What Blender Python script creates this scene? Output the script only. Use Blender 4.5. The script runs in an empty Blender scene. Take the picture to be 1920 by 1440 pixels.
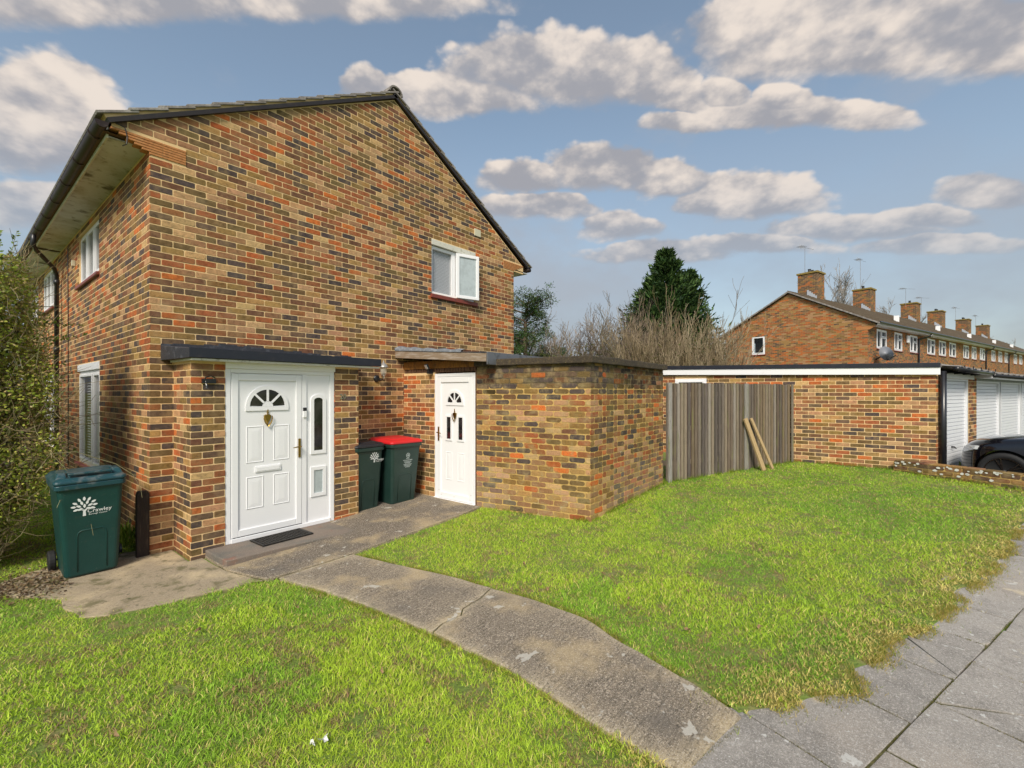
CLOUDS=[(-0.874, 0.833, 0.492, 0.108), (-0.368, 0.833, 0.387, 0.079), (-1.034, 0.552, 0.199, 0.19), (-0.931, 0.557, 0.106, 0.102), (-1.057, 0.385, 0.187, 0.078), (0.103, 0.672, 0.27, 0.12), (0.0, 0.684, 0.141, 0.108), (0.253, 0.672, 0.176, 0.102), (-0.218, 0.632, 0.176, 0.069), (-0.103, 0.621, 0.199, 0.069), (-0.31, 0.655, 0.07, 0.057), (0.345, 0.638, 0.106, 0.057), (0.598, 0.741, 0.246, 0.164), (0.839, 0.776, 0.328, 0.164), (1.069, 0.73, 0.199, 0.139), (0.506, 0.764, 0.141, 0.114), (0.759, 0.718, 0.234, 0.114), (0.471, 0.638, 0.07, 0.053), (0.379, 0.621, 0.07, 0.049), (0.586, 0.592, 0.223, 0.06), (0.747, 0.586, 0.141, 0.049), (0.379, 0.575, 0.1, 0.036), (0.598, 0.621, 0.082, 0.051), (0.195, 0.46, 0.174, 0.084), (0.023, 0.448, 0.1, 0.062), (0.333, 0.443, 0.112, 0.065), (0.517, 0.402, 0.187, 0.084), (0.414, 0.397, 0.087, 0.05), (0.046, 0.385, 0.161, 0.044), (0.23, 0.345, 0.093, 0.05), (0.736, 0.341, 0.248, 0.046), (0.897, 0.362, 0.124, 0.044), (1.023, 0.414, 0.124, 0.062), (0.529, 0.305, 0.211, 0.04), (0.345, 0.293, 0.187, 0.037), (0.943, 0.305, 0.199, 0.037)]
import bpy, bmesh, math, random
import numpy as np
from mathutils import Vector, Matrix, noise
R=math.radians
random.seed(7); rng=np.random.default_rng(7)
scene=bpy.context.scene; COL=scene.collection
# ---------------------------------------------------------------- camera
CAM=Vector((-1.471,-6.435,1.829))
cd=bpy.data.cameras.new('camera'); cam=bpy.data.objects.new('camera',cd); COL.objects.link(cam)
cam.location=CAM; cam.rotation_euler=(R(90),0,R(39.14-90))
cd.sensor_width=36; cd.lens=36*870/1920; cd.shift_y=15/1920; cd.clip_end=4000; cd.clip_start=.05
scene.camera=cam
# ---------------------------------------------------------------- view
vs=scene.view_settings; vs.view_transform='Standard'; vs.look='None'; vs.gamma=1; vs.exposure=1.24; vs.use_curve_mapping=False
# ---------------------------------------------------------------- sun
SUN_AZ=R(211); SUN_EL=R(42)       # direction the light comes FROM, azimuth measured from +X
sd=bpy.data.lights.new('sun','SUN'); sd.energy=1.5; sd.angle=R(16); sd.color=(1,.925,.80)
so=bpy.data.objects.new('sun',sd); COL.objects.link(so)
sv=Vector((math.cos(SUN_EL)*math.cos(SUN_AZ),math.cos(SUN_EL)*math.sin(SUN_AZ),math.sin(SUN_EL)))
so.rotation_euler=sv.to_track_quat('Z','Y').to_euler()
# ---------------------------------------------------------------- world: sky with cumulus clouds
world=bpy.data.worlds.new('World'); scene.world=world; world.use_nodes=True
def build_world():
    nt=world.node_tree; N=nt.nodes; L=nt.links; N.clear()
    out=N.new('ShaderNodeOutputWorld'); bg=N.new('ShaderNodeBackground'); L.new(bg.outputs[0],out.inputs[0])
    sky=N.new('ShaderNodeTexSky'); sky.sky_type='NISHITA'; sky.sun_disc=False
    sky.sun_elevation=SUN_EL; sky.sun_rotation=R(90)-SUN_AZ; sky.air_density=1.0; sky.dust_density=1.5; sky.ozone_density=1.0
    tc=N.new('ShaderNodeTexCoord')
    def m(op,a,b=None,c=None,clamp=False):
        n=N.new('ShaderNodeMath'); n.operation=op; n.use_clamp=clamp
        for i,x in enumerate((a,b,c)):
            if x is None: continue
            if isinstance(x,(int,float)): n.inputs[i].default_value=x
            else: L.new(x,n.inputs[i])
        return n.outputs[0]
    def mixc(f,a,b):
        n=N.new('ShaderNodeMix'); n.data_type='RGBA'
        for k,x in ((0,f),(6,a),(7,b)):
            if isinstance(x,(int,float)): n.inputs[k].default_value=x
            elif isinstance(x,tuple): n.inputs[k].default_value=x+(1,)
            else: L.new(x,n.inputs[k])
        return n.outputs[2]
    def mr(x,a,b,c=0,d=1):
        n=N.new('ShaderNodeMapRange'); n.interpolation_type='SMOOTHSTEP'
        L.new(x,n.inputs[0]); n.inputs[1].default_value=a; n.inputs[2].default_value=b; n.inputs[3].default_value=c; n.inputs[4].default_value=d
        return n.outputs[0]
    sp=N.new('ShaderNodeSeparateXYZ'); L.new(tc.outputs['Generated'],sp.inputs[0])
    x,y,z=sp.outputs
    el=m('ARCSINE',z)
    hx,hy=math.cos(R(39.14)),math.sin(R(39.14))          # the clouds stand over the houses, about this heading
    fw=m('ADD',m('MULTIPLY',x,hx),m('MULTIPLY',y,hy)); fwc=m('MAXIMUM',fw,.08)
    az=m('DIVIDE',m('SUBTRACT',m('MULTIPLY',x,hy),m('MULTIPLY',y,hx)),fwc); ev=m('DIVIDE',z,fwc)
    # direction coordinates; stretched noise so that clouds flatten towards the horizon
    cv=N.new('ShaderNodeCombineXYZ'); L.new(x,cv.inputs[0]); L.new(y,cv.inputs[1]); L.new(m('MULTIPLY',z,1.7),cv.inputs[2])
    def nz(vec,scale,det=8,rough=.58,off=None,dist=0):
        if off:
            a=N.new('ShaderNodeVectorMath'); a.operation='ADD'; L.new(vec,a.inputs[0]); a.inputs[1].default_value=off; vec=a.outputs[0]
        n=N.new('ShaderNodeTexNoise'); L.new(vec,n.inputs['Vector']); n.inputs['Scale'].default_value=scale; n.inputs['Detail'].default_value=det; n.inputs['Roughness'].default_value=rough; n.inputs['Distortion'].default_value=dist
        return n.outputs[0]
    vor=N.new('ShaderNodeTexVoronoi'); vor.feature='SMOOTH_F1'; L.new(cv.outputs[0],vor.inputs['Vector']); vor.inputs['Scale'].default_value=16; vor.inputs['Smoothness'].default_value=.6
    try: vor.inputs['Detail'].default_value=2.5; vor.inputs['Roughness'].default_value=.55
    except Exception: pass
    n1=nz(cv.outputs[0],5.5,7,.58); n1b=nz(cv.outputs[0],5.5,5,.58,(.02,.02,.05)); n2=nz(cv.outputs[0],20,4,.6)
    puff=m('SUBTRACT',.55,vor.outputs['Distance'])
    wob=m('SUBTRACT',nz(cv.outputs[0],3.5,4,.5,(4,2,1)),.5)
    azw=m('ADD',az,m('MULTIPLY',wob,.14)); elw=m('ADD',ev,m('MULTIPLY',m('SUBTRACT',n1,.5),.06))
    D=None; H=None
    for (a0,e0,ra,re) in CLOUDS:
        da=m('MULTIPLY',m('SUBTRACT',azw,a0),1/ra); de=m('MULTIPLY',m('SUBTRACT',elw,e0),1/re)
        dd=m('MAXIMUM',de,m('MULTIPLY',de,-2.2))
        q=m('SUBTRACT',1,m('SQRT',m('ADD',m('MULTIPLY',da,da),m('MULTIPLY',dd,dd))))
        if D is None: D,H=q,de
        else:
            g=mr(m('SUBTRACT',q,D),-.16,.16)
            H=m('ADD',m('MULTIPLY',g,de),m('MULTIPLY',m('SUBTRACT',1,g),H)); D=m('MAXIMUM',D,q)
    dens=m('ADD',m('MULTIPLY_ADD',D,1.7,.30),m('ADD',m('MULTIPLY',m('SUBTRACT',n1,.5),1.0),m('ADD',m('MULTIPLY',puff,.60),m('MULTIPLY',m('SUBTRACT',n2,.5),.35))))
    soft=mr(H,-.55,.45,1,0)             # undersides are soft, tops crisp
    a_hard=mr(dens,.04,.38); a_soft=mr(dens,-.20,.95)
    alpha=m('ADD',m('MULTIPLY',a_hard,m('SUBTRACT',1,soft)),m('MULTIPLY',a_soft,soft))
    # other cloud all round the sky
    gen=nz(cv.outputs[0],1.9,9,.6,(7.3,1.1,3)); ga=m('MULTIPLY',mr(gen,.50,.68),.5)
    low=m('MULTIPLY',mr(el,.0,.58,.95,.08),mr(nz(cv.outputs[0],2.6,5,.55,(1,5,2)),.28,.62,.55,1))
    light=m('ADD',m('MULTIPLY',m('SUBTRACT',n1b,n1),-3.6),m('ADD',m('MULTIPLY',H,.55),m('ADD',.80,m('ADD',m('MULTIPLY',puff,.9),m('MULTIPLY',m('SUBTRACT',n2,.5),.5)))),None,False)
    light=mr(light,.0,1.35)
    skyc=N.new('ShaderNodeHueSaturation'); L.new(sky.outputs[0],skyc.inputs['Color']); skyc.inputs['Saturation'].default_value=.90; skyc.inputs['Value'].default_value=SKYV
    ccol=mixc(light,CSHADE,CLIGHT)
    tint=N.new('ShaderNodeMix'); tint.data_type='RGBA'; tint.blend_type='MULTIPLY'; tint.inputs[0].default_value=1; L.new(skyc.outputs[0],tint.inputs[6]); tint.inputs[7].default_value=(.97,.99,.90,1); base=mixc(low,tint.outputs[2],CHAZE)
    base=mixc(ga,base,CMID)
    fade=mr(el,.05,.46,.30,1)           # distant clouds sink into the haze
    col=mixc(m('MULTIPLY',alpha,fade),base,ccol)
    L.new(col,bg.inputs[0]); bg.inputs[1].default_value=.10
CLIGHT=(3.55,3.15,2.82); CSHADE=(1.56,1.58,1.74); CHAZE=(1.50,1.58,1.80); CMID=(1.75,1.82,2.0); SKYV=.78
build_world(); world.cycles.sampling_method='MANUAL'; world.cycles.sample_map_resolution=256
scene.render.engine='CYCLES'
# ================================================================ helpers
def s2l(c):
    return tuple((x/255/12.92 if x/255<=.04045 else ((x/255+.055)/1.055)**2.4) for x in c)
class MB:
    def __init__(s): s.v=[]; s.f=[]; s.m=[]; s.c=[]
    def add(s,vs,fs,mat=0,col=None,M=None):
        o=len(s.v)
        for v in vs:
            v=Vector(v); s.v.append(tuple(M@v) if M is not None else tuple(v))
        for f in fs: s.f.append([i+o for i in f]); s.m.append(mat); s.c.append(col)
        return s
    def box(s,a,b,mat=0,col=None,M=None):
        (x0,y0,z0),(x1,y1,z1)=a,b
        vs=[(x0,y0,z0),(x1,y0,z0),(x1,y1,z0),(x0,y1,z0),(x0,y0,z1),(x1,y0,z1),(x1,y1,z1),(x0,y1,z1)]
        return s.add(vs,[(0,3,2,1),(4,5,6,7),(0,1,5,4),(1,2,6,5),(2,3,7,6),(3,0,4,7)],mat,col,M)
    def prism(s,poly,z0,z1,mat=0,col=None,M=None):
        n=len(poly); vs=[(p[0],p[1],z0) for p in poly]+[(p[0],p[1],z1) for p in poly]
        fs=[tuple(range(n))[::-1],tuple(range(n,2*n))]+[(i,(i+1)%n,(i+1)%n+n,i+n) for i in range(n)]
        return s.add(vs,fs,mat,col,M)
    def tube(s,pts,r,n=8,mat=0,col=None,M=None,caps=True):
        pts=[Vector(p) for p in pts]; rs=r if isinstance(r,(list,tuple)) else [r]*len(pts)
        vs=[]; fs=[]; prev=None
        for i,p in enumerate(pts):
            d=(pts[min(i+1,len(pts)-1)]-pts[max(i-1,0)]).normalized()
            if prev is None:
                a=Vector((0,0,1)) if abs(d.z)<.9 else Vector((1,0,0)); u=d.cross(a).normalized()
            else: u=(prev-d*prev.dot(d)).normalized()
            prev=u; w=d.cross(u)
            for k in range(n):
                t=2*math.pi*k/n; vs.append(p+(u*math.cos(t)+w*math.sin(t))*rs[i])
        for i in range(len(pts)-1):
            for k in range(n):
                a=i*n+k; b=i*n+(k+1)%n; fs.append((a,b,b+n,a+n))
        if caps: fs.append(tuple(range(n))[::-1]); fs.append(tuple(range((len(pts)-1)*n,len(pts)*n)))
        return s.add(vs,fs,mat,col,M)
    def lathe(s,prof,n=16,mat=0,col=None,M=None):
        vs=[];fs=[]
        for r,z in prof:
            for k in range(n):
                t=2*math.pi*k/n; vs.append((r*math.cos(t),r*math.sin(t),z))
        for i in range(len(prof)-1):
            for k in range(n):
                a=i*n+k;b=i*n+(k+1)%n; fs.append((a,b,b+n,a+n))
        fs.append(tuple(range(n))[::-1]); fs.append(tuple(range((len(prof)-1)*n,len(prof)*n)))
        return s.add(vs,fs,mat,col,M)
    def mesh(s,name,mats,smooth=False):
        me=bpy.data.meshes.new(name); me.from_pydata(s.v,[],s.f)
        for m in (mats if isinstance(mats,(list,tuple)) else [mats]): me.materials.append(m)
        me.polygons.foreach_set('material_index',s.m)
        if any(c is not None for c in s.c):
            at=me.color_attributes.new('Col','FLOAT_COLOR','CORNER'); buf=[]
            for f,c in zip(s.f,s.c):
                c=c or (.5,.5,.5); buf+= [c[0],c[1],c[2],1]*len(f)
            at.data.foreach_set('color',buf)
        if smooth: me.polygons.foreach_set('use_smooth',[True]*len(s.f))
        me.update(); return me
    def build(s,name,mats,parent=None,smooth=False,bevel=0,kind=None,label=None,cat=None,group=None,seg=2):
        return link(name,s.mesh(name,mats,smooth),parent,bevel,kind,label,cat,group,seg)
def inv(root):
    M=Matrix.Identity(4); p=root; ch=[]
    while p is not None: ch.append(p); p=p.parent
    W=Matrix.Identity(4)
    for q in reversed(ch): W=W@q.matrix_parent_inverse@q.matrix_basis
    return W.inverted()
def tag(o,label=None,cat=None,group=None,kind=None):
    if label: o['label']=label
    if cat: o['category']=cat
    if group: o['group']=group
    if kind: o['kind']=kind
    return o
def link(name,me,parent=None,bevel=0,kind=None,label=None,cat=None,group=None,seg=2):
    o=bpy.data.objects.new(name,me); COL.objects.link(o)
    if parent is not None:
        o.parent=parent; o.matrix_parent_inverse=inv(parent)
    if bevel:
        b=o.modifiers.new('bevel','BEVEL'); b.width=bevel; b.segments=seg; b.limit_method='ANGLE'; b.angle_limit=R(40)
    return tag(o,label,cat,group,kind)
def empty(name,loc=(0,0,0),rz=0,label=None,cat=None,group=None,kind=None):
    o=bpy.data.objects.new(name,None); COL.objects.link(o); o.location=loc; o.rotation_euler=(0,0,rz); o.empty_display_size=.2
    return tag(o,label,cat,group,kind)
def copy_tree(o,parent=None):
    c=o.copy(); COL.objects.link(c)
    if parent is not None: c.parent=parent
    for ch in list(o.children): copy_tree(ch,c)
    return c
def frame(O,U,N):
    U=Vector(U).normalized(); N=Vector(N).normalized()
    M=Matrix.Identity(4); Z=Vector((0,0,1))
    for i in range(3): M[i][0]=U[i]; M[i][1]=Z[i]; M[i][2]=N[i]; M[i][3]=O[i]
    return M       # local (u, z, n)
# ================================================================ materials
def mat(name,col=(.5,.5,.5),rough=.7,metal=0,spec=.5,attr=False,noises=(),bump=(),coat=0,trans=0,alpha=1,em=None):
    """noises: (scale, detail, lo, hi, colour, strength, stretch) mixes towards colour where noise in lo..hi; bump: (scale, detail, strength, dist, stretch)"""
    m=bpy.data.materials.new(name); m.use_nodes=True; nt=m.node_tree; N=nt.nodes; L=nt.links
    b=N['Principled BSDF']; b.inputs['Roughness'].default_value=rough; b.inputs['Metallic'].default_value=metal; b.inputs['Specular IOR Level'].default_value=spec
    b.inputs['Coat Weight'].default_value=coat; b.inputs['Alpha'].default_value=alpha; b.inputs['Transmission Weight'].default_value=trans
    geo=N.new('ShaderNodeNewGeometry')
    def nz(scale,det,st=None,vor=False):
        v=geo.outputs['Position']
        if st:
            mp=N.new('ShaderNodeMapping'); mp.inputs['Scale'].default_value=st[:3]
            if len(st)>3: mp.inputs['Rotation'].default_value=(0,0,st[3])
            L.new(v,mp.inputs['Vector']); v=mp.outputs[0]
        n=N.new('ShaderNodeTexNoise'); n.inputs['Scale'].default_value=scale; n.inputs['Detail'].default_value=det; n.inputs['Roughness'].default_value=.6
        L.new(v,n.inputs['Vector']); return n.outputs[0]
    if attr:
        a=N.new('ShaderNodeAttribute'); a.attribute_name='Col'; c=a.outputs['Color']
    else:
        r=N.new('ShaderNodeRGB'); r.outputs[0].default_value=tuple(col)+(1,); c=r.outputs[0]
    for (sc,det,lo,hi,cc,stg,*st) in noises:
        f=nz(sc,det,st[0] if st else None)
        mr=N.new('ShaderNodeMapRange'); mr.interpolation_type='SMOOTHSTEP'; L.new(f,mr.inputs[0]); mr.inputs[1].default_value=lo; mr.inputs[2].default_value=hi; mr.inputs[4].default_value=stg
        mx=N.new('ShaderNodeMix'); mx.data_type='RGBA'; L.new(mr.outputs[0],mx.inputs[0]); L.new(c,mx.inputs[6])
        if isinstance(cc,(int,float)):   # multiply
            mx.blend_type='MULTIPLY'; mx.inputs[7].default_value=(cc,cc,cc,1)
        else: mx.inputs[7].default_value=tuple(cc)+(1,)
        c=mx.outputs[2]
    L.new(c,b.inputs['Base Color'])
    prev=None
    for (sc,det,stg,dist,*st) in bump:
        bp=N.new('ShaderNodeBump'); bp.inputs['Strength'].default_value=stg; bp.inputs['Distance'].default_value=dist
        L.new(nz(sc,det,st[0] if st else None),bp.inputs['Height'])
        if prev: L.new(prev,bp.inputs['Normal'])
        prev=bp.outputs[0]
    if prev: L.new(prev,b.inputs['Normal'])
    if em: b.inputs['Emission Color'].default_value=tuple(em)+(1,); b.inputs['Emission Strength'].default_value=1
    return m
M={}
M['brick']=mat('brick_face',attr=True,rough=.88,spec=.25,
  noises=[(15,4,.35,.7,1.5,.65),(26,4,.50,.70,.45,.6),(60,3,.55,.72,.45,.55),(8,4,.45,.72,(.36,.24,.12),.45),(170,2,.60,.70,.35,.6),(3.1,5,.55,.8,(.46,.38,.25),.22),(1.3,4,.55,.75,(.10,.09,.05),.25)],
  bump=[(120,4,.5,.004),(35,3,.4,.006)])
M['brick_old']=mat('old_brick_face',attr=True,rough=.92,spec=.2,
  noises=[(24,4,.35,.75,1.4,.5),(55,3,.5,.7,.4,.5),(7,5,.46,.70,(.40,.31,.16),.5),(150,2,.6,.7,.35,.5),(2.2,5,.50,.72,(.17,.15,.05),.35)],
  bump=[(90,4,.8,.006),(30,3,.6,.01)])
M['mortar']=mat('mortar',(.78,.55,.29),rough=.95,spec=.15,noises=[(30,4,.45,.8,.78,.6),(2.5,5,.55,.8,(.52,.37,.16),.5),(1.1,4,.6,.8,(.30,.25,.14),.3)],bump=[(140,4,.6,.004)])
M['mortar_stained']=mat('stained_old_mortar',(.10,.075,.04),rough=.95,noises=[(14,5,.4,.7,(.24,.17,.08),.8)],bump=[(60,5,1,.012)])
M['mortar_old']=mat('old_mortar',(.60,.40,.14),rough=.95,spec=.15,noises=[(14,5,.4,.7,.6,.8),(2.5,5,.50,.75,(.24,.20,.08),.55),(5,5,.6,.75,(.60,.55,.45),.5)],bump=[(60,5,1,.012)])
M['creasing']=mat('creasing_tile',(.52,.22,.075),rough=.9,noises=[(40,3,.4,.7,.6,.7),(9,3,.5,.8,(.50,.32,.16),.5)],bump=[(90,3,.5,.004)])
M['upvc']=mat('white_upvc',(.86,.86,.88),rough=.32,spec=.5,noises=[(6,5,.62,.8,(.55,.53,.48),.25)])
M['upvc_shine']=mat('white_door_panel',(.87,.87,.89),rough=.35,spec=.5)
M['paint_white']=mat('aged_white_paint',(.68,.66,.57),rough=.6,noises=[(12,5,.55,.68,(.28,.25,.16),.55),(40,4,.62,.70,(.20,.14,.09),.5)],bump=[(50,4,.5,.004)])
M['soffit']=mat('stained_soffit_board',(.66,.66,.67),rough=.8,noises=[(2.2,6,.42,.66,(.38,.34,.25),.6),(3.2,7,.54,.68,(.07,.055,.035),.8),(9,5,.58,.72,(.12,.09,.05),.6)])
M['felt']=mat('black_roofing_felt',(.035,.036,.045),rough=.55,noises=[(14,5,.5,.75,(.16,.17,.20),.6)],bump=[(200,3,.8,.004),(8,3,.6,.01)])
M['blackboard']=mat('black_fascia',(.018,.02,.03),rough=.35,noises=[(10,4,.5,.8,(.06,.05,.05),.5)])
M['gutter']=mat('brown_plastic_gutter',(.026,.014,.011),rough=.5,spec=.35,noises=[(8,5,.5,.75,(.10,.08,.07),.5)])
M['downpipe']=mat('black_downpipe',(.020,.020,.024),rough=.35,noises=[(9,5,.5,.75,(.09,.04,.03),.5)])
M['tile']=mat('concrete_roof_tile',(.22,.195,.18),rough=.9,noises=[(9,5,.42,.65,(.40,.37,.34),.7),(14,4,.66,.74,(.50,.33,.05),.7),(25,4,.5,.7,.5,.6)],bump=[(60,4,.7,.006)])
M['verge']=mat('dark_verge_strip',(.022,.016,.014),rough=.5,noises=[(15,4,.5,.8,(.08,.06,.05),.5)])
M['glass']=mat('window_glass',(.05,.06,.07),rough=.03,spec=.8,alpha=.16)
M['darkglass']=mat('dark_door_glass',(.012,.012,.014),rough=.06,spec=.7,noises=[(6,2,.4,.7,(.05,.045,.045),.6)])
M['frost']=mat('obscured_glass',(.46,.52,.54),rough=.22,spec=.6,noises=[(9,3,.4,.7,(.34,.38,.39),.6)],bump=[(60,3,.5,.004)])
M['room']=mat('dark_room',(.03,.03,.032),rough=.9)
M['blind']=mat('blind_slat',(.78,.80,.84),rough=.5)
M['blind2']=mat('beige_blind_slat',(.50,.50,.44),rough=.6)
M['sill']=mat('red_brown_sill',(.24,.05,.032),rough=.45,noises=[(20,4,.45,.7,(.10,.04,.03),.7)],bump=[(70,3,.4,.004)])
M['sillred']=mat('painted_red_sill',(.50,.09,.06),rough=.5,noises=[(20,4,.5,.75,(.35,.13,.09),.6)])
M['brass']=mat('aged_brass',(.42,.27,.06),rough=.32,metal=1,noises=[(60,3,.5,.7,(.16,.10,.03),.7)])
M['chrome']=mat('polished_steel',(.7,.7,.72),rough=.12,metal=1)
M['blackmetal']=mat('black_metal',(.015,.015,.018),rough=.3,spec=.6)
M['blackplastic']=mat('black_plastic',(.018,.018,.022),rough=.42,noises=[(30,3,.5,.8,(.05,.05,.06),.5)])
M['lampglass']=mat('lamp_glass',(.75,.72,.6),rough=.12,alpha=.4)
M['pewter']=mat('dull_lamp_cap',(.42,.40,.38),rough=.4,metal=.6)
M['bin']=mat('green_bin_plastic',(.007,.048,.043),rough=.42,spec=.45,noises=[(4,5,.4,.75,(.011,.062,.056),.8),(60,3,.66,.75,(.12,.15,.13),.6),(14,5,.60,.75,(.045,.06,.05),.5)],bump=[(220,2,.25,.002)])
M['bindark']=mat('dark_green_bin_plastic',(.012,.036,.030),rough=.42,noises=[(4,5,.4,.75,(.022,.05,.042),.8),(10,5,.60,.78,(.06,.07,.06),.4)],bump=[(220,2,.25,.002)])
M['binlid']=mat('blue_green_lid_plastic',(.014,.060,.075),rough=.36,noises=[(12,6,.50,.66,(.20,.20,.20),.45),(30,3,.6,.75,(.10,.09,.07),.4)])
M['redlid']=mat('red_lid_plastic',(.60,.018,.022),rough=.38,noises=[(5,4,.5,.8,(.72,.09,.09),.6)])
M['print']=mat('white_print',(.80,.82,.82),rough=.5)
M['printgrey']=mat('pale_print',(.42,.48,.48),rough=.6)
M['wood']=mat('weathered_fence_wood',attr=True,rough=.9,noises=[(20,5,.42,.68,.55,.75,(6,6,.35)),(9,4,.5,.8,(.33,.27,.20),.5,(2,2,.2)),(70,3,.64,.72,.25,.7,(1,1,.5)),(5,4,.56,.70,(.20,.22,.06),.5,(3,3,.35))],bump=[(60,5,.9,.006,(6,6,.2))])
M['fasciawood']=mat('weathered_fascia_wood',(.26,.19,.13),rough=.85,noises=[(8,5,.45,.65,(.42,.36,.31),.7,(4,.5,4)),(30,4,.5,.72,.5,.6,(2,.3,6))],bump=[(40,4,.6,.004,(3,.3,6))])
M['orangewood']=mat('orange_stained_header',(.33,.145,.025),rough=.75,noises=[(22,5,.42,.68,.35,.8,(3,3,.5)),(9,4,.5,.7,(.09,.045,.015),.7)],bump=[(40,4,.6,.006,(3,3,.6))])
M['brownwood']=mat('brown_timber',(.13,.065,.035),rough=.8,noises=[(20,4,.4,.7,.5,.6,(4,4,.4))])
M['darkpost']=mat('dark_creosoted_post',(.022,.013,.010),rough=.7,noises=[(16,5,.5,.75,(.09,.06,.04),.7,(3,3,.5))],bump=[(40,4,.8,.008,(4,4,.4))])
M['plank']=mat('bare_softwood_plank',(.46,.33,.17),rough=.8,noises=[(16,5,.45,.7,(.30,.20,.10),.7,(6,6,.5)),(40,3,.62,.7,.4,.5)],bump=[(50,4,.5,.004,(6,6,.4))])
M['coping']=mat('mossy_concrete_roof_edge',(.060,.045,.030),rough=.95,noises=[(25,6,.50,.72,(.17,.125,.06),.6),(3,4,.5,.75,(.035,.028,.022),.8),(50,4,.62,.74,(.30,.26,.09),.6)],bump=[(60,5,1,.012)])
M['garmetal']=mat('white_garage_metal',(.76,.77,.80),rough=.35,noises=[(5,5,.55,.8,(.60,.60,.58),.4)])
M['greymetal']=mat('grey_flashing',(.20,.21,.23),rough=.4,metal=.5,noises=[(10,5,.5,.7,(.09,.09,.09),.7)])
M['lead']=mat('grey_lead_flashing',(.16,.18,.21),rough=.5,noises=[(14,5,.45,.7,(.34,.36,.40),.7)],bump=[(12,3,1,.02)])
M['asphalt']=mat('driveway_asphalt',(.06,.06,.062),rough=.9,noises=[(60,4,.5,.7,(.12,.12,.11),.6)],bump=[(150,3,.8,.006)])
M['path']=mat('tamped_concrete_path',attr=True,rough=.93,spec=.2,
  noises=[(9,4,.47,.62,.50,.7,(1,9,1,.33)),(75,3,.52,.64,(.60,.50,.38),.6),(55,3,.53,.65,.38,.65),(2.2,6,.48,.70,(.52,.40,.23),.65),(150,3,.52,.66,(.62,.55,.47),.55),(110,3,.56,.68,.40,.65),(1.6,5,.52,.75,(.14,.125,.11),.7),(6.5,3,.655,.685,(.55,.52,.46),.75),(14,3,.69,.72,(.55,.52,.46),.6)],
  bump=[(190,4,.9,.006),(26,3,.45,.012,(1,6,1,.33))])
M['path2']=mat('mossy_concrete_apron',(.36,.29,.20),rough=.94,spec=.2,
  noises=[(55,3,.52,.66,.5,.6),(1.8,6,.44,.66,(.58,.46,.29),.75),(120,3,.52,.66,(.55,.48,.38),.4),(5,6,.50,.66,(.13,.12,.055),.75),(100,3,.56,.68,.4,.5),(13,3,.66,.70,(.03,.035,.01),.6)],
  bump=[(150,4,.9,.006),(14,4,.6,.015)])
M['slab']=mat('grey_paving_slab',attr=True,rough=.9,spec=.25,
  noises=[(5,6,.46,.62,.72,.7),(65,3,.52,.66,(.56,.51,.46),.45),(50,3,.55,.68,.55,.5),(1.1,4,.45,.65,(.42,.35,.28),.35),(170,3,.52,.68,(.58,.56,.54),.6),(120,3,.56,.68,.5,.5),(2.4,5,.5,.72,.8,.6),(4,5,.62,.74,(.60,.50,.34),.7),(8,3,.66,.69,(.52,.51,.48),.8),(19,2,.69,.72,(.56,.55,.52),.8)],
  bump=[(190,4,.8,.005),(5,3,.3,.01)])
M['moss']=mat('moss_joint',(.075,.072,.018),rough=1,noises=[(30,5,.4,.7,(.20,.17,.06),.7),(60,4,.5,.7,.4,.6)],bump=[(60,5,1,.02)])
M['soil']=mat('lawn_soil',(.15,.22,.035),rough=1,noises=[(7,6,.45,.66,(.27,.20,.10),.7),(50,4,.5,.7,.5,.6)],bump=[(50,5,1,.02)])
M['farsoil']=mat('rough_ground',(.09,.11,.03),rough=1,noises=[(.3,5,.4,.7,(.12,.10,.06),.6)])
M['stepstone']=mat('worn_red_step',(.20,.16,.13),rough=.9,noises=[(5,5,.56,.70,(.26,.11,.07),.7),(3,5,.45,.68,(.13,.125,.11),.8),(70,4,.55,.7,(.42,.36,.28),.5)],bump=[(100,4,.8,.006)])
M['mat']=mat('black_rubber_mat',(.012,.011,.010),rough=.6,noises=[(60,3,.5,.7,(.06,.045,.03),.6)])
M['matcoir']=mat('mat_dirt',(.07,.055,.035),rough=1,noises=[(90,4,.4,.7,(.16,.13,.08),.7)],bump=[(120,4,1,.006)])
M['bark']=mat('bark',attr=True,rough=.95,noises=[(20,4,.4,.7,.6,.5)])
M['rubber']=mat('tyre_rubber',(.012,.012,.013),rough=.75)
M['carpaint']=mat('black_car_paint',(.005,.005,.008),rough=.10,spec=.45,coat=.6)
M['rim']=mat('dark_alloy',(.13,.11,.10),rough=.2,metal=.9)
M['headlight']=mat('headlight_lens',(.62,.64,.66),rough=.08,spec=.8)
M['leafbrown']=mat('dead_leaf',(.23,.15,.07),rough=.8,noises=[(40,3,.4,.7,(.40,.24,.12),.7)])
M['litter']=mat('white_litter',(.75,.74,.70),rough=.6)
M['cream']=mat('cream_plastic',(.62,.58,.42),rough=.5)
M['dish']=mat('grey_dish',(.26,.27,.30),rough=.45,noises=[(12,3,.4,.7,(.25,.26,.29),.6)])
M['alu']=mat('weathered_aluminium',(.34,.34,.36),rough=.45,metal=.5)
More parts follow.
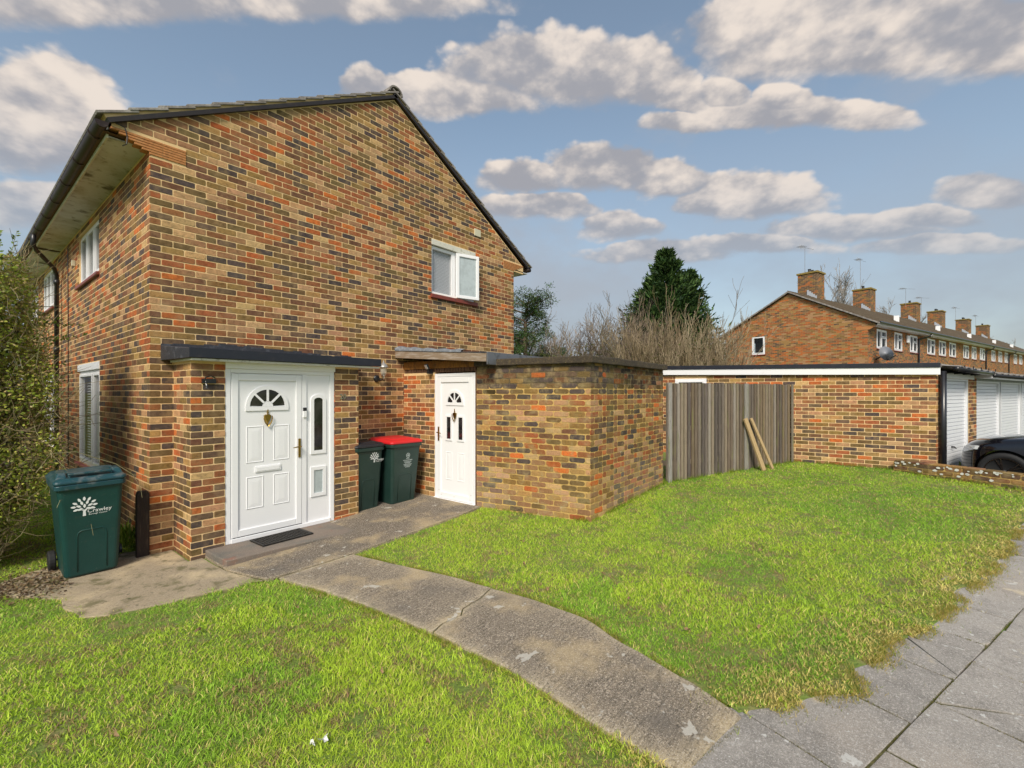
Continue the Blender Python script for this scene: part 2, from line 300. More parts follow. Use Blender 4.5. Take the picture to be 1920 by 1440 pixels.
def leafmat(name,trans=.35,rough=.5):
    m=bpy.data.materials.new(name); m.use_nodes=True; nt=m.node_tree; N=nt.nodes; L=nt.links; N.clear()
    a=N.new('ShaderNodeAttribute'); a.attribute_name='Col'
    p=N.new('ShaderNodeBsdfPrincipled'); p.inputs['Roughness'].default_value=rough; p.inputs['Specular IOR Level'].default_value=.3
    t=N.new('ShaderNodeBsdfTranslucent'); mx=N.new('ShaderNodeMixShader'); o=N.new('ShaderNodeOutputMaterial')
    L.new(a.outputs[0],p.inputs['Base Color']); L.new(a.outputs[0],t.inputs['Color']); mx.inputs[0].default_value=trans
    L.new(p.outputs[0],mx.inputs[1]); L.new(t.outputs[0],mx.inputs[2]); L.new(mx.outputs[0],o.inputs[0]); return m
M['blade']=leafmat('grass_blade',.35,.6); M['leaf']=leafmat('leaf',.25,.4); M['needle']=leafmat('needle',.15,.6)
# ================================================================ brickwork
PAL=[tuple(.88*a+.12*b for a,b in zip(s2l(c),s2l((150,112,66)))) for c in [(198,104,50),(176,92,50),(152,84,54),(146,106,78),(182,140,104),(166,130,80),(130,102,60),(102,84,56),(90,74,64),(66,62,66),(104,70,56),(140,88,58),(190,154,110)]]
# weights per palette entry for two moods: warm (orange) and cool (olive / dark)
WARM=[7,10,12,13,11,7,6,6,7,7,11,14,5]; COOL=[1,2,4,11,7,8,11,13,13,13,11,9,3]
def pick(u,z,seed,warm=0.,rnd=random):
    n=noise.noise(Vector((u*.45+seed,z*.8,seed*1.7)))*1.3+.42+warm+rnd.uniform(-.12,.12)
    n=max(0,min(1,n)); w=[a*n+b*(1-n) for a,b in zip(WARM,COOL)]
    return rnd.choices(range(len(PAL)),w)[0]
def jit(c,rnd=random,a=.14):
    k=1+rnd.uniform(-a,a); return tuple(max(.004,x*k*(1+rnd.uniform(-.05,.05))) for x in c)
def clip(poly,a,b,c):      # keep a*u+b*z<=c
    out=[]
    for i in range(len(poly)):
        p,q=poly[i],poly[(i+1)%len(poly)]; dp=a*p[0]+b*p[1]-c; dq=a*q[0]+b*q[1]-c
        if dp<=0: out.append(p)
        if dp*dq<0:
            t=dp/(dp-dq); out.append((p[0]+(q[0]-p[0])*t,p[1]+(q[1]-p[1])*t))
    return out
def brick_solid(mb,poly,col,rough=0.0,proud=.003,rnd=random,M=None,cx=0,cz=0):
    """one brick face: chamfered, corners knocked off, slightly uneven"""
    n=len(poly); P=[]
    for i in range(n):
        p=poly[i]; a=poly[i-1]; b=poly[(i+1)%n]; k=.005+rnd.random()*(.005+rough*1.2)
        for q in (a,b):
            d=math.hypot(q[0]-p[0],q[1]-p[1]) or 1e-6; kk=min(k,d*.3)
            P.append((p[0]+(q[0]-p[0])/d*kk+rnd.uniform(-1,1)*rough*.25,p[1]+(q[1]-p[1])/d*kk+rnd.uniform(-1,1)*rough*.35))
    mx=sum(p[0] for p in P)/len(P); mz=sum(p[1] for p in P)/len(P); ch=.0028
    ins=[(p[0]-math.copysign(min(ch,abs(p[0]-mx)),p[0]-mx),p[1]-math.copysign(min(ch,abs(p[1]-mz)),p[1]-mz)) for p in P]
    m=len(P); t=[rnd.uniform(-.0012,.0012) for _ in range(2)]
    vs=[(p[0],p[1],-.006) for p in P]+[(p[0],p[1],proud-.0022) for p in P]+[(p[0],p[1],proud+t[0]) for p in ins]
    fs=[(i,(i+1)%m,(i+1)%m+m,i+m) for i in range(m)]+[(i+m,(i+1)%m+m,(i+1)%m+2*m,i+2*m) for i in range(m)]+[tuple(range(2*m,3*m))]
    mb.add(vs,fs,0,col,M)
def courses(z0,z1,urange,clips=(),holes=(),seed=1,warm=0,flem=False,pitch=.075,start=0,rnd=random,colfn=None,wob=0.0,ends=(.003,.003)):
    """list of (poly, full, colour) in wall coordinates"""
    out=[]; k=0; z=z0
    while z<z1-.02:
        h=.0645; a,b=urange(z+.035); u=a-ends[0]; odd=(k+start)%2
        if flem: seq=[.215,.1025] if not odd else [.1025,.215]
        else: seq=[.215]
        first=True; i=0
        while u<b+ends[1]-.02:
            w=.2145
            if first and odd: w=.1025
            elif flem: w=seq[i%2] if rnd.random()<.8 else .215
            first=False; i+=1
            e=min(u+w,b+ends[1])
            zz=z+.006; segs=[(u,e)]
            for (h0,h1,g0,g1) in holes:
                if g0-.03<zz+h/2<g1+.03:
                    ns=[]
                    for s0,s1 in segs:
                        if s1<=h0+.004 or s0>=h1-.004: ns.append((s0,s1))
                        else:
                            if s0<h0: ns.append((s0,h0+.003))
                            if s1>h1: ns.append((h1-.003,s1))
                    segs=ns
            for s0,s1 in segs:
                if s1-s0<.03: continue
                dz=wob*noise.noise(Vector(((s0+s1)*.9,z*1.3,seed)))
                poly=[(s0,zz+dz),(s1,zz+dz),(s1,zz+h+dz),(s0,zz+h+dz)]; full=abs(s1-s0-.2145)<.004
                for c in clips:
                    n0=len(poly); p2=clip(poly,*c)
                    if p2!=poly: full=False
                    poly=p2
                    if len(poly)<3: break
                if len(poly)<3: continue
                ar=abs(sum(poly[i][0]*poly[(i+1)%len(poly)][1]-poly[(i+1)%len(poly)][0]*poly[i][1] for i in range(len(poly))))/2
                if ar<.0012: continue
                um=(s0+s1)/2
                c=colfn(um,z) if colfn else PAL[pick(um,z,seed,warm,rnd)]
                out.append((poly,full,jit(c,rnd),dz))
            u=e+.0105
        z+=pitch; k+=1
    return out
class Bricks:
    """keeps the bricks of one thing: the nearest 300 become objects, the rest one mesh"""
    def __init__(s,rough=0.0,mat=None): s.items=[]; s.rough=rough; s.mat=mat or M['brick']; s.var={}
    def add(s,lst,F,parent):
        for poly,full,col,dz in lst:
            um=sum(p[0] for p in poly)/len(poly); zm=sum(p[1] for p in poly)/len(poly)
            s.items.append(((F@Vector((um,zm,0))-CAM).length,poly,full,col,F,parent,um,zm))
    def emit(s,nearn=300,name='brick'):
        near=sorted(s.items,key=lambda t:t[0])[:nearn]; ids=set(map(id,near)); rest={}
        for it in s.items:
            d,poly,full,col,F,parent,um,zm=it
            if id(it) in ids:
                us=[p[0] for p in poly]; w=max(us)-min(us)
                ci=min(range(len(PAL)),key=lambda i:sum((a-b)**2 for a,b in zip(PAL[i],col)))
                key=(ci,round(w,2) if len(poly)==4 else id(it),random.randrange(3)) 
                if key not in s.var:
                    mb=MB(); brick_solid(mb,[(p[0]-um,p[1]-zm) for p in poly],jit(PAL[ci],random,.10),s.rough)
                    s.var[key]=mb.mesh('brick',s.mat)
                o=bpy.data.objects.new(name,s.var[key]); COL.objects.link(o); o.parent=parent; o.matrix_parent_inverse=inv(parent)
                o.matrix_basis=F@Matrix.Translation((um,zm,0))
            else: rest.setdefault(parent.name,[parent,[]])[1].append((poly,col,F))
        for pn,(parent,l) in rest.items():
            mb=MB()
            for poly,col,F in l: brick_solid(mb,poly,col,s.rough,M=F)
            mb.build('brickwork',s.mat,parent,kind='stuff')
def sheet(mb,us,ztop,z0,holes,F,depth=.10,mat=0,col=None,rev=True):
    """flat wall sheet with openings and their reveals. us: break points, ztop(u)"""
    br=sorted(set(list(us)+[h[0] for h in holes]+[h[1] for h in holes]))
    for a,b in zip(br[:-1],br[1:]):
        if b-a<1e-5: continue
        m=(a+b)/2; hs=sorted([h for h in holes if h[0]<=m<=h[1]],key=lambda h:h[2]); z=[z0]
        lo=(z0,z0)
        for h in hs:
            if h[2]>lo[0]: mb.add([(a,lo[0],0),(b,lo[1],0),(b,h[2],0),(a,h[2],0)],[(0,1,2,3)],mat,col,F)
            lo=(h[3],h[3])
        ta,tb=ztop(a+1e-6),ztop(b-1e-6)
        if ta-lo[0]>1e-4 or tb-lo[1]>1e-4: mb.add([(a,lo[0],0),(b,lo[1],0),(b,tb,0),(a,ta,0)],[(0,1,2,3)],mat,col,F)
    if rev:
        for (a,b,c,d) in holes:
            mb.add([(a,c,0),(b,c,0),(b,d,0),(a,d,0),(a,c,-depth),(b,c,-depth),(b,d,-depth),(a,d,-depth)],[(0,1,5,4),(1,2,6,5),(2,3,7,6),(3,0,4,7)],mat,col,F)
# ---------------------------------------------------------------- windows
def window(parent,F,a,b,c,d,lights,fr=.055,depth=-.06,blinds=None,glass='glass',cill=None,name='window',proud=.0,curt=None,inner=True,frame_mat='upvc'):
    """upvc window in opening a..b x c..d of wall frame F; lights: list of (u0,u1,z0,z1) fractions"""
    w=MB(); n0=depth-.05+proud; n1=depth+.012+proud
    w.box((a,c,n0),(a+fr,d,n1),M=F); w.box((b-fr,c,n0),(b,d,n1),M=F); w.box((a+fr,c,n0),(b-fr,c+fr,n1),M=F); w.box((a+fr,d-fr,n0),(b-fr,d,n1),M=F)
    root=w.build(name,M[frame_mat],parent,bevel=.004)
    A,B,C,D=a+fr,b-fr,c+fr,d-fr; k=.035
    for (u0,u1,z0,z1) in lights:
        x0,x1,y0,y1=A+(B-A)*u0,A+(B-A)*u1,C+(D-C)*z0,C+(D-C)*z1
        s=MB(); e0=n0+.01; e1=n1+.014
        for bx in (((x0,y0),(x0+k,y1)),((x1-k,y0),(x1,y1)),((x0+k,y0),(x1-k,y0+k)),((x0+k,y1-k),(x1-k,y1))):
            s.box((bx[0][0],bx[0][1],e0),(bx[1][0],bx[1][1],e1),M=F)
        s.build('sash',M[frame_mat],root,bevel=.004)
        MB().box((x0+k-.004,y0+k-.004,e1-.030),(x1-k+.004,y1-k+.004,e1-.022),M=F).build('pane',M[glass],root)
    if blinds:
        s=MB(); z=C
        while z<D:
            s.add([(A,z,n0-.020),(B,z,n0-.020),(B,z+.020,n0-.034),(A,z+.020,n0-.034)],[(0,1,2,3)],0,None,F); z+=blinds
        s.build('blind',M['blind' if blinds<.03 else 'blind2'],root)
    if inner:
        MB().box((a,c,n0-.32),(b,d,n0-.30),M=F).build('dark_interior',M['room'],root)
    if cill:
        MB().box((a-.04,c-.05,-.10),(b+.04,c-.001,.045),M=F).build('window_sill',M[cill],root,bevel=.008)
    return root
# ================================================================ ground
def gz(X,Y=0): return .045*min(max(0,X-.5),12)
GFN=(math.cos(R(-16.1)),math.sin(R(-16.1)))      # garage front direction
LW=[(9.45,-6.50),(9.18,-6.95),(8.69,-7.99),(8.05,-9.38),(7.2,-11.2)]     # low wall line
def drive(X,Y):
    # beyond the low wall, in front of the garages
    s=(X-9.62)*(-GFN[1])+(Y+7.07)*GFN[0]
    if s>.0: return False
    for (x0,y0),(x1,y1) in zip(LW[:-1],LW[1:]):
        if y1<=Y<=y0: return X>x0+(x1-x0)*(y0-Y)/(y0-y1)+.06
    return Y<-11.2 and X>7.2 or (Y>-6.5 and X>9.6)
def build_ground():
    xs=list(np.arange(-14,24,.25)); ys=list(np.arange(-16,14,.25))
    xs=[-700,-200,-60,-25]+xs+[32,60,150,400,900]; ys=[-700,-200,-60,-25]+ys+[22,50,150,400,900]
    vs=[];fs=[];nx=len(xs)
    for y in ys:
        for x in xs:
            z=gz(x,y)
            if drive(x,y) and abs(y)<20 and x<24: z=.09
            vs.append((x,y,z-.004+ (.008*noise.noise(Vector((x,y,0))) if abs(x)<20 else 0)))
    for j in range(len(ys)-1):
        for i in range(nx-1): a=j*nx+i; fs.append((a,a+1,a+nx+1,a+nx))
    MB().add(vs,fs).build('ground',M['soil'],smooth=True,kind='structure')
build_ground()
def slabpoly(poly,top,thick,gfn=gz):
    n=len(poly); vs=[(x,y,gfn(x,y)+top) for x,y in poly]+[(x,y,gfn(x,y)+top-thick) for x,y in poly]
    return vs,[tuple(range(n)),tuple(range(n,2*n))[::-1]]+[(i,i+n,(i+1)%n+n,(i+1)%n) for i in range(n)]
def wig(pts,amp,seed,step=.12):
    out=[]
    for p,q in zip(pts[:-1],pts[1:]):
        n=max(1,int(math.dist(p,q)/step))
        for i in range(n):
            t=i/n; x=p[0]+(q[0]-p[0])*t; y=p[1]+(q[1]-p[1])*t
            out.append((x+amp*noise.noise(Vector((x*3,y*3,seed))),y+amp*noise.noise(Vector((x*3,y*3,seed+9)))))
    out.append(pts[-1]); return out
def ccw(p):
    a=sum(p[i][0]*p[(i+1)%len(p)][1]-p[(i+1)%len(p)][0]*p[i][1] for i in range(len(p)))
    return p if a>0 else p[::-1]
def catm(pts,n=6):
    out=[]; P=[pts[0]]+list(pts)+[pts[-1]]
    for i in range(1,len(P)-2):
        for k in range(n):
            t=k/n; a,b,c,d=P[i-1],P[i],P[i+1],P[i+2]
            out.append(tuple(.5*((2*b[j])+(-a[j]+c[j])*t+(2*a[j]-5*b[j]+4*c[j]-d[j])*t*t+(-a[j]+3*b[j]-3*c[j]+d[j])*t**3) for j in (0,1)))
    out.append(tuple(pts[-1])); return out
PL=catm([(.60,-1.83),(.72,-2.5),(.80,-3.15),(.84,-3.79),(.85,-4.5),(.79,-5.02),(.74,-5.45),(.72,-6.0)])
PR=catm([(1.37,-1.89),(1.46,-2.48),(1.57,-3.05),(1.65,-3.66),(1.69,-4.2),(1.68,-4.6),(1.56,-4.93),(1.46,-5.33),(1.37,-5.62),(1.285,-5.83)])
JT=[(.85,-3.79),(1.02,-3.74),(1.12,-3.80),(1.25,-3.70),(1.42,-3.72),(1.64,-3.66)]
ENDJ=[(.60,-5.66),(.82,-5.71),(1.285,-5.83)]
path=empty('path',(1.1,-3.6,0),kind='structure')
iL=min(range(len(PL)),key=lambda i:abs(PL[i][1]+3.79)); iR=min(range(len(PR)),key=lambda i:abs(PR[i][1]+3.66))
g=.007
def worn(poly_rows,top,thick,name,parent,inner=(.225,.185,.14),edge=(.52,.43,.29),wid=.07,ends=(1,1)):
    """slab as a grid: rows of (x,y) across the path; edges and joint edges are worn pale"""
    nr=len(poly_rows); nc=len(poly_rows[0]); vs=[]; cs=[]
    for i,row in enumerate(poly_rows):
        W=math.dist(row[0],row[-1]); 
        for j,(x,y) in enumerate(row):
            d=min(math.dist(row[0],(x,y)),math.dist(row[-1],(x,y)))
            if ends[0]: d=min(d,math.dist(poly_rows[0][j],(x,y)))
            if ends[1]: d=min(d,math.dist(poly_rows[-1][j],(x,y)))
            k=math.exp(-(d/(wid*(1+.9*noise.noise(Vector((x*2.5,y*2.5,4)))))))*(.75+.5*noise.noise(Vector((x*6,y*6,9)))); k=max(0,min(1,k))
            vs.append((x,y,gz(x)+top-(.004 if d<.001 else 0))); cs.append(tuple(a*(1-k)+b*k for a,b in zip(inner,edge)))
    fs=[(i*nc+j,i*nc+j+1,(i+1)*nc+j+1,(i+1)*nc+j) for i in range(nr-1) for j in range(nc-1)]
    rim=[j for j in range(nc)]+[i*nc+nc-1 for i in range(1,nr)]+[(nr-1)*nc+j for j in range(nc-2,-1,-1)]+[i*nc for i in range(nr-2,0,-1)]
    o=len(vs)
    for k in rim: x,y,z=vs[k]; vs.append((x,y,z-thick)); cs.append(edge)
    m=len(rim)
    for a in range(m): b=(a+1)%m; fs.append((rim[a],o+a,o+b,rim[b]))
    me=bpy.data.meshes.new(name); me.from_pydata(vs,[],fs); me.materials.append(M['path']); at=me.color_attributes.new('Col','FLOAT_COLOR','POINT')
    at.data.foreach_set('color',[q for c in cs for q in (*c,1)]); me.update(); return link(name,me,parent)
def resamp(p,n):
    L=[0]
    for a,b in zip(p[:-1],p[1:]): L.append(L[-1]+math.dist(a,b))
    out=[]
    for k in range(n):
        s=L[-1]*k/(n-1); i=max(0,min(len(p)-2,next((q for q in range(len(L)-1) if L[q+1]>=s),len(L)-2))); t=(s-L[i])/(L[i+1]-L[i] or 1)
        out.append((p[i][0]+(p[i+1][0]-p[i][0])*t,p[i][1]+(p[i+1][1]-p[i][1])*t))
    return out
TS=[0,.02,.05,.09,.15,.25,.38,.5,.62,.75,.85,.91,.95,.98,1]
def strip_rows(Lp,Rp,n,first=None,last=None):
    A_,B_=resamp(Lp,n),resamp(Rp,n); rows=[]
    for i in range(n):
        rows.append([(A_[i][0]+(B_[i][0]-A_[i][0])*t,A_[i][1]+(B_[i][1]-A_[i][1])*t) for t in TS])
    def snap(line,blend):
        q=resamp(line,401); return [q[int(round(t*400))] for t in TS]
    if first: rows[0]=snap(first,0)
    if last: rows[-1]=snap(last,0)
    return rows
def concrete(name,poly,top,m,parent,thick=.10,label=None):
    vs,fs=slabpoly(ccw(poly),top,thick); return MB().add(vs,fs).build(name,M[m],parent,bevel=.006,label=label)
upL=[(x,y) for x,y in PL[:iL+1]]; upR=PR[:iR+1]
pol=upL[:-1]+[(x,y+g) for x,y in wig(JT,.012,3)]+upR[:-1][::-1]
worn(strip_rows([(x+.010*noise.noise(Vector((x*4,y*4,1))),y) for x,y in upL],[(x+.014*noise.noise(Vector((x*4,y*4,2))),y) for x,y in upR],40,None,[(x,y+g) for x,y in wig(JT,.012,3)]),.022,.08,'concrete_slab',path)
lowL=[p for p in PL[iL+1:] if p[1]>-5.62]; lowR=PR[iR+1:-1]
pol=[(x,y-g) for x,y in wig(JT,.012,3)][::-1]+lowL+[(x,y+.012) for x,y in wig(ENDJ,.012,8)]+lowR[::-1]
worn(strip_rows([(x+.014*noise.noise(Vector((x*4,y*4,1))),y) for x,y in [(.85,-3.80)]+lowL],[(x+.018*noise.noise(Vector((x*4,y*4,2))),y) for x,y in [(1.64,-3.68)]+lowR],50,[(x,y-g) for x,y in wig(JT,.012,3)],[(x,y+.012) for x,y in wig([(.735,-5.69),(1.285,-5.82)],.012,8)]),.020,.08,'concrete_slab',path)
# strip along the house and old apron by the bin
st=[(.36,-1.15)]+wig([(.50,-1.76),(.62,-1.80),(1.38,-1.87),(2.2,-1.86),(3.3,-1.83),(3.50,-1.80)],.02,5)+[(3.50,-.02),(2.28,-.02),(2.28,-.6),(.36,-.6)]
top_=[(.36,-.56),(.9,-.56),(2.0,-.56),(2.285,-.56),(2.29,-.02),(2.8,-.02),(3.5,-.02)]; bot_=[(.36,-1.20),(.50,-1.76),(.62,-1.80),(1.38,-1.87),(2.2,-1.86),(3.3,-1.83),(3.50,-1.80)]
xs_=[.36+.0785*i for i in range(41)]
def yt(x): return -.56 if x<2.27 else -.02
def yb(x):
    for (a,b),(c,d) in zip(bot_[:-1],bot_[1:]):
        if a<=x<=c: return b+(d-b)*(x-a)/(c-a)+.012*noise.noise(Vector((x*5,0,3)))
    return -1.8
worn([[(x,yb(x)+(yt(x)-yb(x))*t) for t in TS] for x in xs_],.026,.08,'concrete_slab',path,inner=(.165,.135,.105),edge=(.36,.29,.19),wid=.05)
ap=wig([(-1.25,.02),(-1.05,-.45),(-.80,-.75),(-.78,-1.38),(-.45,-1.57),(.10,-1.65),(.40,-1.70),(.485,-1.75)],.060,6,.06)+wig([(.485,-1.75),(.42,-1.5),(.345,-1.2),(.33,-.60)],.02,7)[1:]+[(.20,-.60),(.20,-.02),(-.02,-.02),(-.02,.25),(-.5,.3),(-.9,.3)]
concrete('concrete_slab',ap,.012,'path2',path,label='pale worn concrete slab with mossy patches')
# moss and grit base that shows in the joints
for q_ in ([(.56,-1.76),(1.36,-1.83),(1.36,-1.97),(.64,-1.92)],[(.86,-3.70),(1.62,-3.60),(1.63,-3.74),(.86,-3.86)],[(.76,-5.6),(1.30,-5.72),(1.27,-5.9),(.74,-5.78)]): MB().add(*slabpoly(ccw(q_),.008,.05)).build('joint_bed',M['moss'],path)
MB().add(*slabpoly(ccw([(.30,-1.0),(.42,-1.0),(.495,-1.4),(.495,-1.76),(.40,-1.72),(.32,-1.3)]),.006,.05)).build('joint_bed',M['moss'],path)
# paving slabs
pd=Vector((.943,-.333)); pn=Vector((-.333,-.943)); P0=Vector((1.285,-5.82))
def pv(s,t): v=P0+pd*s+pn*t; return (v.x,v.y)
pav=empty('pavement',(4,-7.3,0),kind='structure')
MB().add(*slabpoly(ccw([pv(.02,-.02),pv(.6,.0),pv(.75,.16),pv(4,.10),pv(7,-.05),pv(16,-.10),pv(16,2.75),pv(-1.3,2.75),pv(-1.3,-.06),pv(0,-.02)]),.001,.05)).build('joint_bed',M['moss'],pav)
def slab(s0,s1,t0,t1,cut=None):
    j=.003+random.random()*.004; a=[(s0+j,t0+j),(s1-j,t0+j),(s1-j,t1-j),(s0+j,t1-j)]
    polys=[a]
    if cut:
        A,B,C=cut; p1=clip(a,A,B,C-.006); p2=clip(a,-A,-B,-C-.006); polys=[p for p in (p1,p2) if len(p)>2]
    g0=random.choice([.25,.27,.30,.32]); c=(g0*1.07,g0*.98,g0*.88)
    for p in polys:
        p=wig([(q[0]+random.uniform(-.004,.004),q[1]+random.uniform(-.004,.004)) for q in p]+[p[0]],.007,random.random()*50,.07)[:-1]
        top=.014+random.uniform(-.003,.004); tl=(random.uniform(-.006,.006),random.uniform(-.006,.006))
        pts=ccw([pv(*q) for q in p]); n=len(pts); mxx=sum(q[0] for q in pts)/n; myy=sum(q[1] for q in pts)/n
        zt=lambda x,y:gz(x)+top+tl[0]*(x-mxx)+tl[1]*(y-myy)
        vs=[(x,y,zt(x,y)) for x,y in pts]+[(x,y,zt(x,y)-.05) for x,y in pts]
        MB().add(vs,[tuple(range(n)),tuple(range(n,2*n))[::-1]]+[(i,i+n,(i+1)%n+n,(i+1)%n) for i in range(n)],0,c).build('paving_slab',M['slab'],pav,bevel=.004)
rows=[(-.10,.50,[-.58,.05,.70,1.33,1.95,2.52,3.10,3.62]),(.50,1.12,[-.9,-.25,.38,1.0,1.62,2.3,2.85,3.4]),(1.12,1.9,[-.6,.1,.8,1.5,2.1,2.8,3.4]),(1.9,2.7,[-.9,-.2,.5,1.2,1.9,2.6,3.3])]
for ri,(t0,t1,ss) in enumerate(rows):
    ss=list(ss)
    while ss[-1]<12: ss.append(ss[-1]+.62)
    for i,(a,b) in enumerate(zip(ss[:-1],ss[1:])):
        cut=None
        if ri==0 and i==3: cut=(.8,.6,.8*1.62+.6*.2)
        if ri==1 and i==3: cut=(.75,-.66,.75*1.25-.66*.8)
        if ri==1 and i==5: cut=(.5,.86,.5*2.6+.86*.8)
        if ri==2 and i==2: cut=(.9,-.43,.9*1.15-.43*1.5)
        if ri==0 and i==6: cut=(.95,-.3,.95*3.35-.3*.25)
        tt=t0 if ri else (-.10 if a<0 else -.03)
        slab(a,b,tt,t1,cut)
# turf that has crept over the slabs
te=wig([(1.33,-5.80),(1.53,-6.0),(1.75,-6.14),(1.86,-6.28),(2.17,-6.29),(2.33,-6.42),(2.61,-6.45),(2.98,-6.64),(3.45,-6.84),(3.8,-6.88),(4.55,-7.15),(4.98,-7.23),(5.45,-7.42),(6.38,-7.62)],.07,31,.06)
mb=MB(); vs=[];n_=len(te)
for x,y in te: vs+=[(x,y,gz(x)+.0145),(x+.02,y+.05,gz(x)+.022),(x+.10,y+.33,gz(x)+.020),(x+.16,y+.50,gz(x)-.006)]
mb.add(vs,[(4*i+j,4*i+4+j,4*i+5+j,4*i+1+j) for i in range(n_-1) for j in (0,1,2)]); mb.build('turf_edge',M['soil'],None,kind='stuff')
# driveway in front of the garages
MB().add([(9.5,-7.0,.14),(9.15,-7.2,.14),(8.78,-8.1,.14),(7.3,-11.4,.14),(40,-22,.14),(40,-15.6,.14)],[(0,1,2,3,4,5)]).build('driveway',M['asphalt'],kind='structure')
# ================================================================ the house
house=empty('brick_house',(0,0,0),label='large brick end of terrace house with white front door and plain gable facing the lawn',cat='house')
FG=frame((0,0,0),(1,0,0),(0,-1,0)); FL=frame((0,0,0),(0,1,0),(-1,0,0))
WG=6.49; AP=(3.31,6.72); SL=(AP[1]-4.69)/(AP[0]+.38); SR=(AP[1]-4.63)/(6.87-AP[0])
gt=lambda u: 4.69+SL*(u+.38) if u<AP[0] else AP[1]-SR*(u-AP[0])
GW=[(4.126,5.269,3.612,4.607)]
LWN=[(2.64,4.30,3.61,4.46),(2.61,4.30,.65,2.285)]
HB=Bricks()
gable=MB(); sheet(gable,[0,WG],lambda u:4.49,-.2,[(4.126,5.269,3.612,4.49)],FG,rev=False)
sheet(gable,[-.33,-.0],gt,4.668,[],FG,rev=False); sheet(gable,[0,AP[0],6.83],gt,4.49,[(4.126,5.269,4.49,4.607)],FG,rev=False)
gable.add([(a,c,-d) for a,c,d in ((4.126,3.612,0),(5.269,3.612,0),(5.269,4.607,0),(4.126,4.607,0),(4.126,3.612,.12),(5.269,3.612,.12),(5.269,4.607,.12),(4.126,4.607,.12))],[(0,1,5,4),(1,2,6,5),(2,3,7,6),(3,0,4,7)],0,None,FG)
# rear and far walls close the shell
gable.add([(6.49,0,-.2),(6.49,6.1,-.2),(6.49,6.1,4.6),(6.49,0,4.6)],[(0,1,2,3)])
gable=gable.build('gable_wall',M['mortar'],house)
side=MB(); sheet(side,[0,6.12],lambda u:4.585,-.2,LWN,FL,depth=.12)
side.box((0,-.004,.3),(6.12,4.49,0.001),M=FL) if False else None
side=side.build('front_wall',M['mortar'],house)
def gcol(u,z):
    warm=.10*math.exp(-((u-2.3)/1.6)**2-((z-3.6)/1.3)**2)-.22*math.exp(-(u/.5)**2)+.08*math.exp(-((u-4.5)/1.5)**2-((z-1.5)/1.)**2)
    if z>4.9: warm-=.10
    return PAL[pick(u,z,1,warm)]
pil_holes=[(.228,.56,-.2,2.17),(.56,1.90,-.2,2.17),(1.90,2.265,-.2,2.17)]
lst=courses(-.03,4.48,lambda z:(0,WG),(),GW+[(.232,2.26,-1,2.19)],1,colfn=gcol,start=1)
HB.add(lst,FG,gable)
def ur(z):
    return (.345,6.14) if z<4.66 else (-.30,6.75)
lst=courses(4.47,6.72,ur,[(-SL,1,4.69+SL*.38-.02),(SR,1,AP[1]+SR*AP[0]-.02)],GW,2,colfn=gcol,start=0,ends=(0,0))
HB.add(lst,FG,gable)
lst=courses(-.03,4.56,lambda z:(0,6.1),(),LWN,3,warm=.08,start=0)
HB.add([x for x in lst],FL,side)
# brick-on-edge soldier band over the lower front window (redder)
lst=[([(u,2.29),(u+.215,2.29),(u+.215,2.355),(u,2.355)],True,jit(PAL[1]),0) for u in np.arange(2.55,4.2,.225)]
# tile creasing kneelers
for k in range(6):
    z=4.492+k*.029; x0=-.33*(k/5)**1.0; x0=min(x0,0)-.005
    j=0
    for a,b in ((x0,.12),(.125,.345)):
        D_=.11
        MB().box((a,z+.003,-.10),(b,z+.026,.010),M=FG).build('creasing_tile',M['creasing'],house,bevel=.003)
        MB().box((WG+.345-b if False else (6.145 if j==0 else 6.37),z+.003,-.10),((6.366 if j==0 else WG-x0),z+.026,.010),M=FG).build('creasing_tile',M['creasing'],house,bevel=.003)
        j+=1
# soffit, fascia, gutter on the front eave (carries on along the neighbour)
def eaves(parent,y0,y1,pr=.0):
    MB().box((-.338,y0+.13,4.572),(-.002,y1,4.585)).build('soffit',M['soffit'],parent)
    MB().box((-.360,y0+.13,4.560),(-.339,y1,4.70)).build('fascia',M['paint_white'],parent,bevel=.003)
    g=MB(); n=10; cx,cz,r=-.420,4.655,.057
    for (rr,rev) in ((r,False),(r-.005,True)):
        vs=[]
        for y in (y0-.03,y1):
            for k in range(n+1):
                t=math.pi+math.pi*k/n; vs.append((cx+rr*math.cos(t),y,cz+rr*math.sin(t)*1.15))
        g.add(vs,[(k,k+1,k+n+2,k+n+1) for k in range(n)])
    g.add([(cx+r*math.cos(math.pi+math.pi*k/n),y0-.032,cz+1.15*r*math.sin(math.pi+math.pi*k/n)) for k in range(n+1)],[tuple(range(n+1))])
    gr=g.build('gutter',M['gutter'],parent,smooth=True)
    y=y0+.30
    while y<y1:
        b=MB(); vs=[]
        for yy in (y,y+.035):
            for k in range(n+1):
                t=math.pi+math.pi*k/n; vs.append((cx+(r+.008)*math.cos(t),yy,cz+(r+.008)*math.sin(t)*1.15))
        b.add(vs,[(k,k+1,k+n+2,k+n+1) for k in range(n)]+[tuple(range(n+1)),tuple(range(n+1,2*n+2))])
        b.build('gutter_bracket',M['gutter'],gr,smooth=False); y+=.92
eaves(house,-.05,6.1)
